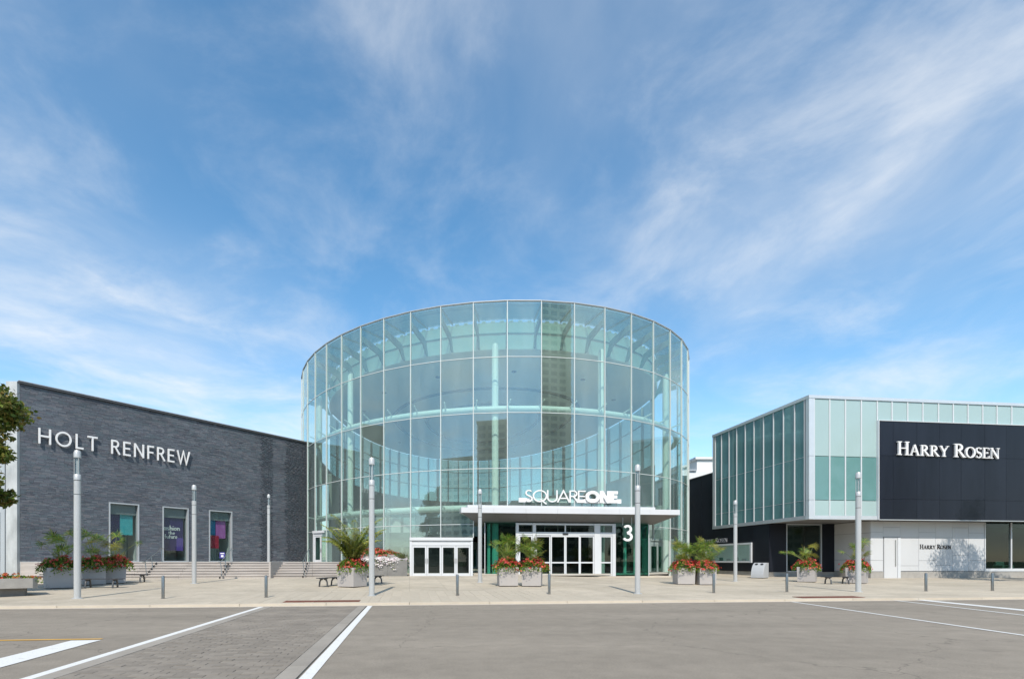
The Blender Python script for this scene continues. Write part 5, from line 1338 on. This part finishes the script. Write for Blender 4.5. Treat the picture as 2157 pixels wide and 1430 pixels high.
# trough with red flowers above and white flowers cascading
tA = ground(764, 1213.5); tB = ground(858, 1213.0)
tr = thing('flower_trough', (tA.x, tA.y, tA.z), 'stepped concrete flower trough beside the white doors', 'planter')
e = Vector((tB.x-tA.x, tB.y-tA.y, 0)); ed = e.normalized(); n_ = Vector((-ed.y, ed.x, 0)); Lt = e.length
o = Vector((tA.x, tA.y, tA.z-.1)); o = Vector((tA.x-1.0*ed.x, tA.y-1.0*ed.y, tA.z-.1)); Lt += 1.0
for k in range(3): obj('wall_block', MB().obox(o+ed*(Lt/3*k+.004), ed*(Lt/3-.008), n_*.9, (0, 0, 1.22)), 'concrete_grey', tr, bevel=.01)
obj('upper_block', MB().obox(o+n_*.92, ed*(Lt-.9), n_*1.0, (0, 0, 1.66)), 'concrete', tr)
mid = o+ed*Lt*.5; rz = math.atan2(ed.y, ed.x)
flower_mound(o+ed*(Lt*.44)+n_*1.35+Vector((0, 0, 1.6)), 41, 'red begonias on the upper tier of the concrete trough', Lt*.43, .6, .42, 2200, 620, REDS, None, .25, rz)
WHT = [(.80, .74, .74), (.84, .80, .80), (.76, .64, .68), (.82, .78, .74)]
wt = flower_mound(o+ed*(Lt*.52)+n_*.38+Vector((0, 0, 1.16)), 42, 'white and pale pink flowers cascading over the concrete trough', Lt*.49, .52, .22, 900, 2200, WHT, None, .7, rz, 'petunias')
# ornamental grass at the trough end
r = random.Random(5); gm = MB(); q = o+ed*(Lt-.35)+n_*1.3
for k in range(260):
    b = Vector((r.gauss(0, .28), r.gauss(0, .16), 0)); d = Vector((r.gauss(0, .25), r.gauss(0, .25), 1)).normalized(); c = r.choice([(.16, .18, .06), (.22, .20, .09), (.10, .13, .04)]); gm.tone = c
    leafquad(gm, b, d, rv(r), r.uniform(.5, .95), .008)
gt = thing('ornamental_grass', q+Vector((0, 0, 1.1)), 'tuft of thin ornamental grass behind the end of the flower trough', 'grass tuft'); obj('blades', gm, 'leaf', gt, False, True)
obj('grass_pot', MB().lathe([(.3, -1.15), (.36, .02)], 16), 'concrete', gt, True, True)

# ------------------------------------------------------------------ benches and bin
def build_bench():
    t = thing('bench', (0, 0, 0), 'x', 'bench', 'backless dark slatted benches')
    for k in range(5): obj('slat', MB().box(-.95, .95, -.235+k*.096, -.235+k*.096+.086, .425, .46), 'dark_slat', t, False, True)
    for s in (-.62, .62):
        m = MB()
        for sg_ in (-1, 1):
            pts = [(s, sg_*.05, .40), (s, sg_*.15, .36), (s, sg_*.21, .24), (s, sg_*.235, .0)]
            m.tube(pts, [.05, .048, .042, .046], 8)
        m.box(s-.035, s+.035, -.23, .23, .39, .424)
        obj('leg', m, 'cast_iron', t, True, True)
    return t
bn = build_bench(); fb = False
for px, py, rz, lab, dy in ((86, 1233, 5, 'dark slatted bench behind the planter nearest the low flower bed', .9), (214, 1237.5, 8, 'dark slatted bench in front of the middle shaded planter', 0), (276, 1227, 4, 'dark slatted bench between the shaded planters and the steps', .5),
                        (694, 1236, 76, 'dark slatted bench seen end on beside the feathery palm planter, toward the steps', .8), (786, 1231, 74, 'dark slatted bench behind the lamp beside the feathery palm planter', .6), (1763, 1229.5, 9, 'dark slatted bench between two planters before the dark window', .1)):
    p = ground(px, py); d = Vector((p.x, p.y, 0)).normalized(); p = p+d*dy; p.z = zg(p.x, p.y)
    put(bn, fb, p, lab, R(rz)); fb = True
p = ground(1601, 1217); 
bt = thing('litter_bin', p, 'grey twin litter bin with a sloping curved front beside the navy wall', 'litter bin', None)
bt.rotation_euler = (0, 0, R(-50))
prof = [(-.60, .04), (-.58, .3), (-.52, .55), (-.41, .8), (-.25, 1.0), (-.06, 1.14), (.10, 1.2), (.48, 1.2), (.48, .04)]
m = MB(); k = len(prof); m.add([(-.45, y, z) for y, z in prof]+[(.45, y, z) for y, z in prof], [tuple(range(k)), tuple(range(k, 2*k))[::-1]]+[(c, k+c, k+(c+1) % k, (c+1) % k) for c in range(k)])
obj('body', m, 'bin_grey', bt, False, True, bevel=.012)
obj('base', MB().box(-.42, .42, -.50, .41, -.03, .041), 'black', bt, False, True)
for x in (-.2, .2):
    mm = MB().lathe([(.11, 0), (.11, .012)], 16); me = obj('opening', mm, 'black', bt, False, True); me.location = (x, -.165, 1.075); me.rotation_euler = (R(38), 0, 0)
obj('seam', MB().box(-.006, .006, -.556, -.52, .06, .22), 'black', bt, False, True)

# ------------------------------------------------------------------ trees
def tree(loc, seed, label, h, crown_r, z0, nleaf, leafc, name='maple_tree', cz=None, trunk_r=.16, ls=.13, group=None, narrow=1.):
    r = random.Random(seed); t = thing(name, loc, label, 'tree', group)
    tm = MB(); tips = []
    def limb(p, d, L_, rad, lev):
        pts = [p]; n = 6; rs = [rad]
        for q in range(n):
            d = (d+rv(r)*.16+Vector((0, 0, .05))).normalized(); p = p+d*L_/n; pts.append(p); rs.append(rad*(1-.6*(q+1)/n))
        tm.tube(pts, rs, 8 if lev < 1 else 5)
        for q in range(2, n+1):
            tips.append((pts[q], lev))
        if lev < 2:
            for k in range(5 if lev == 0 else 4):
                q = r.randint(3, n); az = r.uniform(0, 6.28); dd = (d*.35+Vector((math.cos(az), math.sin(az), r.uniform(.1, .7)))*.9).normalized()
                limb(pts[q], dd, min(crown_r*.7/(lev+1), L_*r.uniform(.45, .65)), rs[q]*.7, lev+1)
    limb(Vector((0, 0, -.1)), Vector((0, 0, 1)), h*.62, trunk_r, 0)
    for k in range(7):
        az = k*.9+r.random(); zz = z0+.2+k*(h-z0)*.07; limb(Vector((0, 0, zz)), Vector((math.cos(az), math.sin(az), .55)).normalized(), crown_r*.85, trunk_r*.5, 1)
    obj('trunk', tm, 'bark', t, True, True)
    cm = MB(); c0 = (z0+h)/2; hh = (h-z0)/2
    cents = []
    for _ in range(70):
        while True:
            q = Vector((r.uniform(-1, 1), r.uniform(-1, 1), r.uniform(-1, 1)))
            if q.length < 1 and q.length > .25: break
        wid = 1-.35*max(0, q.z)
        cents.append((Vector((q.x*crown_r*wid*.9, q.y*crown_r*wid*.9, c0+q.z*hh*.95)), r.uniform(.35, .75)*crown_r/2.8))
    for _ in range(nleaf):
        c, rad = r.choice(cents); p = c+rv(r)*rad*r.random()**.45
        base = r.choice(leafc); k = r.uniform(.7, 1.3); cm.tone = tuple(b*k for b in base)
        d = (rv(r)+Vector((0, 0, -.35))).normalized(); leafquad(cm, p, d, rv(r), r.uniform(.7, 1.2)*ls, r.uniform(.28, .42)*ls)
    obj('crown', cm, 'leaf', t, False, True)
    return t
GL = [(.11, .165, .026), (.16, .215, .036), (.08, .115, .024), (.23, .23, .05), (.28, .22, .06)]
tree((bxr-3.2, by0+.5, zb_+.6), 3, 'leafy green tree with yellowing tips growing in the low concrete bed', 11.2, 2.75, 1.6, 22000, GL, ls=.20)
# trees on the right, just outside the frame, whose shade falls on the white panels
zt0 = 0
for (x, y, h, cr_, z0, sd_, lab) in ((38.8, 32.0, 15.2, 2.9, 4.5, 8, 'slim green street tree shading the shop window and white panels'), (43.0, 30.5, 13.0, 3.2, 3.5, 9, 'round green street tree standing beyond the slim tree')):
    tree((x, y, zg(x, y)-.02), sd_, lab, h, cr_, z0, 9000, GL, 'street_tree', ls=.16, trunk_r=.11)

# ------------------------------------------------------------------ city across the road, seen mirrored in the glass
def block(x0, x1, y0, y1, h, m, label, fl=3.2, name='apartment_tower', bay=4.):
    t = thing(name, ((x0+x1)/2, (y0+y1)/2, -.05), label, 'building')
    obj('body', MB().box(x0, x1, y0, y1, -.05, h), m, t)
    obj('parapet', MB().box(x0-.3, x1+.3, y0-.3, y1+.3, h+.003, h+1.1), m, t)
    wm = MB(); sm = MB()
    nf = int(h/fl)
    for f in range(1, nf):
        z = f*fl
        sm.box(x0-.25, x1+.25, y0-.25, y1+.25, z-.15, z+.15)
        x = x0+.6
        while x+bay-1 < x1:
            wm.box(x, x+bay-1.2, y1+.01, y1+.06, z+.9, z+fl-.5); x += bay
    o = obj('windows', wm, 'tower_glass', t); o['kind'] = 'stuff'
    o = obj('floor_bands', sm, m, t); o['kind'] = 'stuff'
    return t
block(66, 92, -150, -128, 128, 'tower_stone', 'very tall stone coloured tower across the road, mirrored in the hall glass')
block(-36, -17, -150, -130, 58, 'tower_brown', 'mid height brown tower across the road, mirrored left of the hall middle')
block(-118, -76, -155, -130, 47, 'tower_stone', 'broad stone coloured block across the road')
block(-185, -160, 0, 13, 52, 'tower_brown', 'brown tower standing off beyond the brick store')
block(-70, 10, -122, -108, 17, 'tower_stone', 'long low stone coloured building across the road', name='low_building')
block(18, 60, -125, -105, 22, 'tower_brown', 'low brown building across the road beside the tall tower', name='low_building')
block(110, 190, -120, -95, 20, 'tower_brown', 'long brown building across the road past the tall tower', name='low_building')
for i, (x, y, h) in enumerate(((-62, -96, 11), (-44, -94, 9), (-25, -97, 12), (-6, -95, 10), (15, -96, 12), (38, -94, 10), (62, -96, 13), (88, -94, 11))):
    tree((x, y, -.06), 60+i, 'roadside tree in the row across the road', h, 4.6, 2., 2600, GL, 'roadside_tree', ls=.55, trunk_r=.22, group='trees across the road')
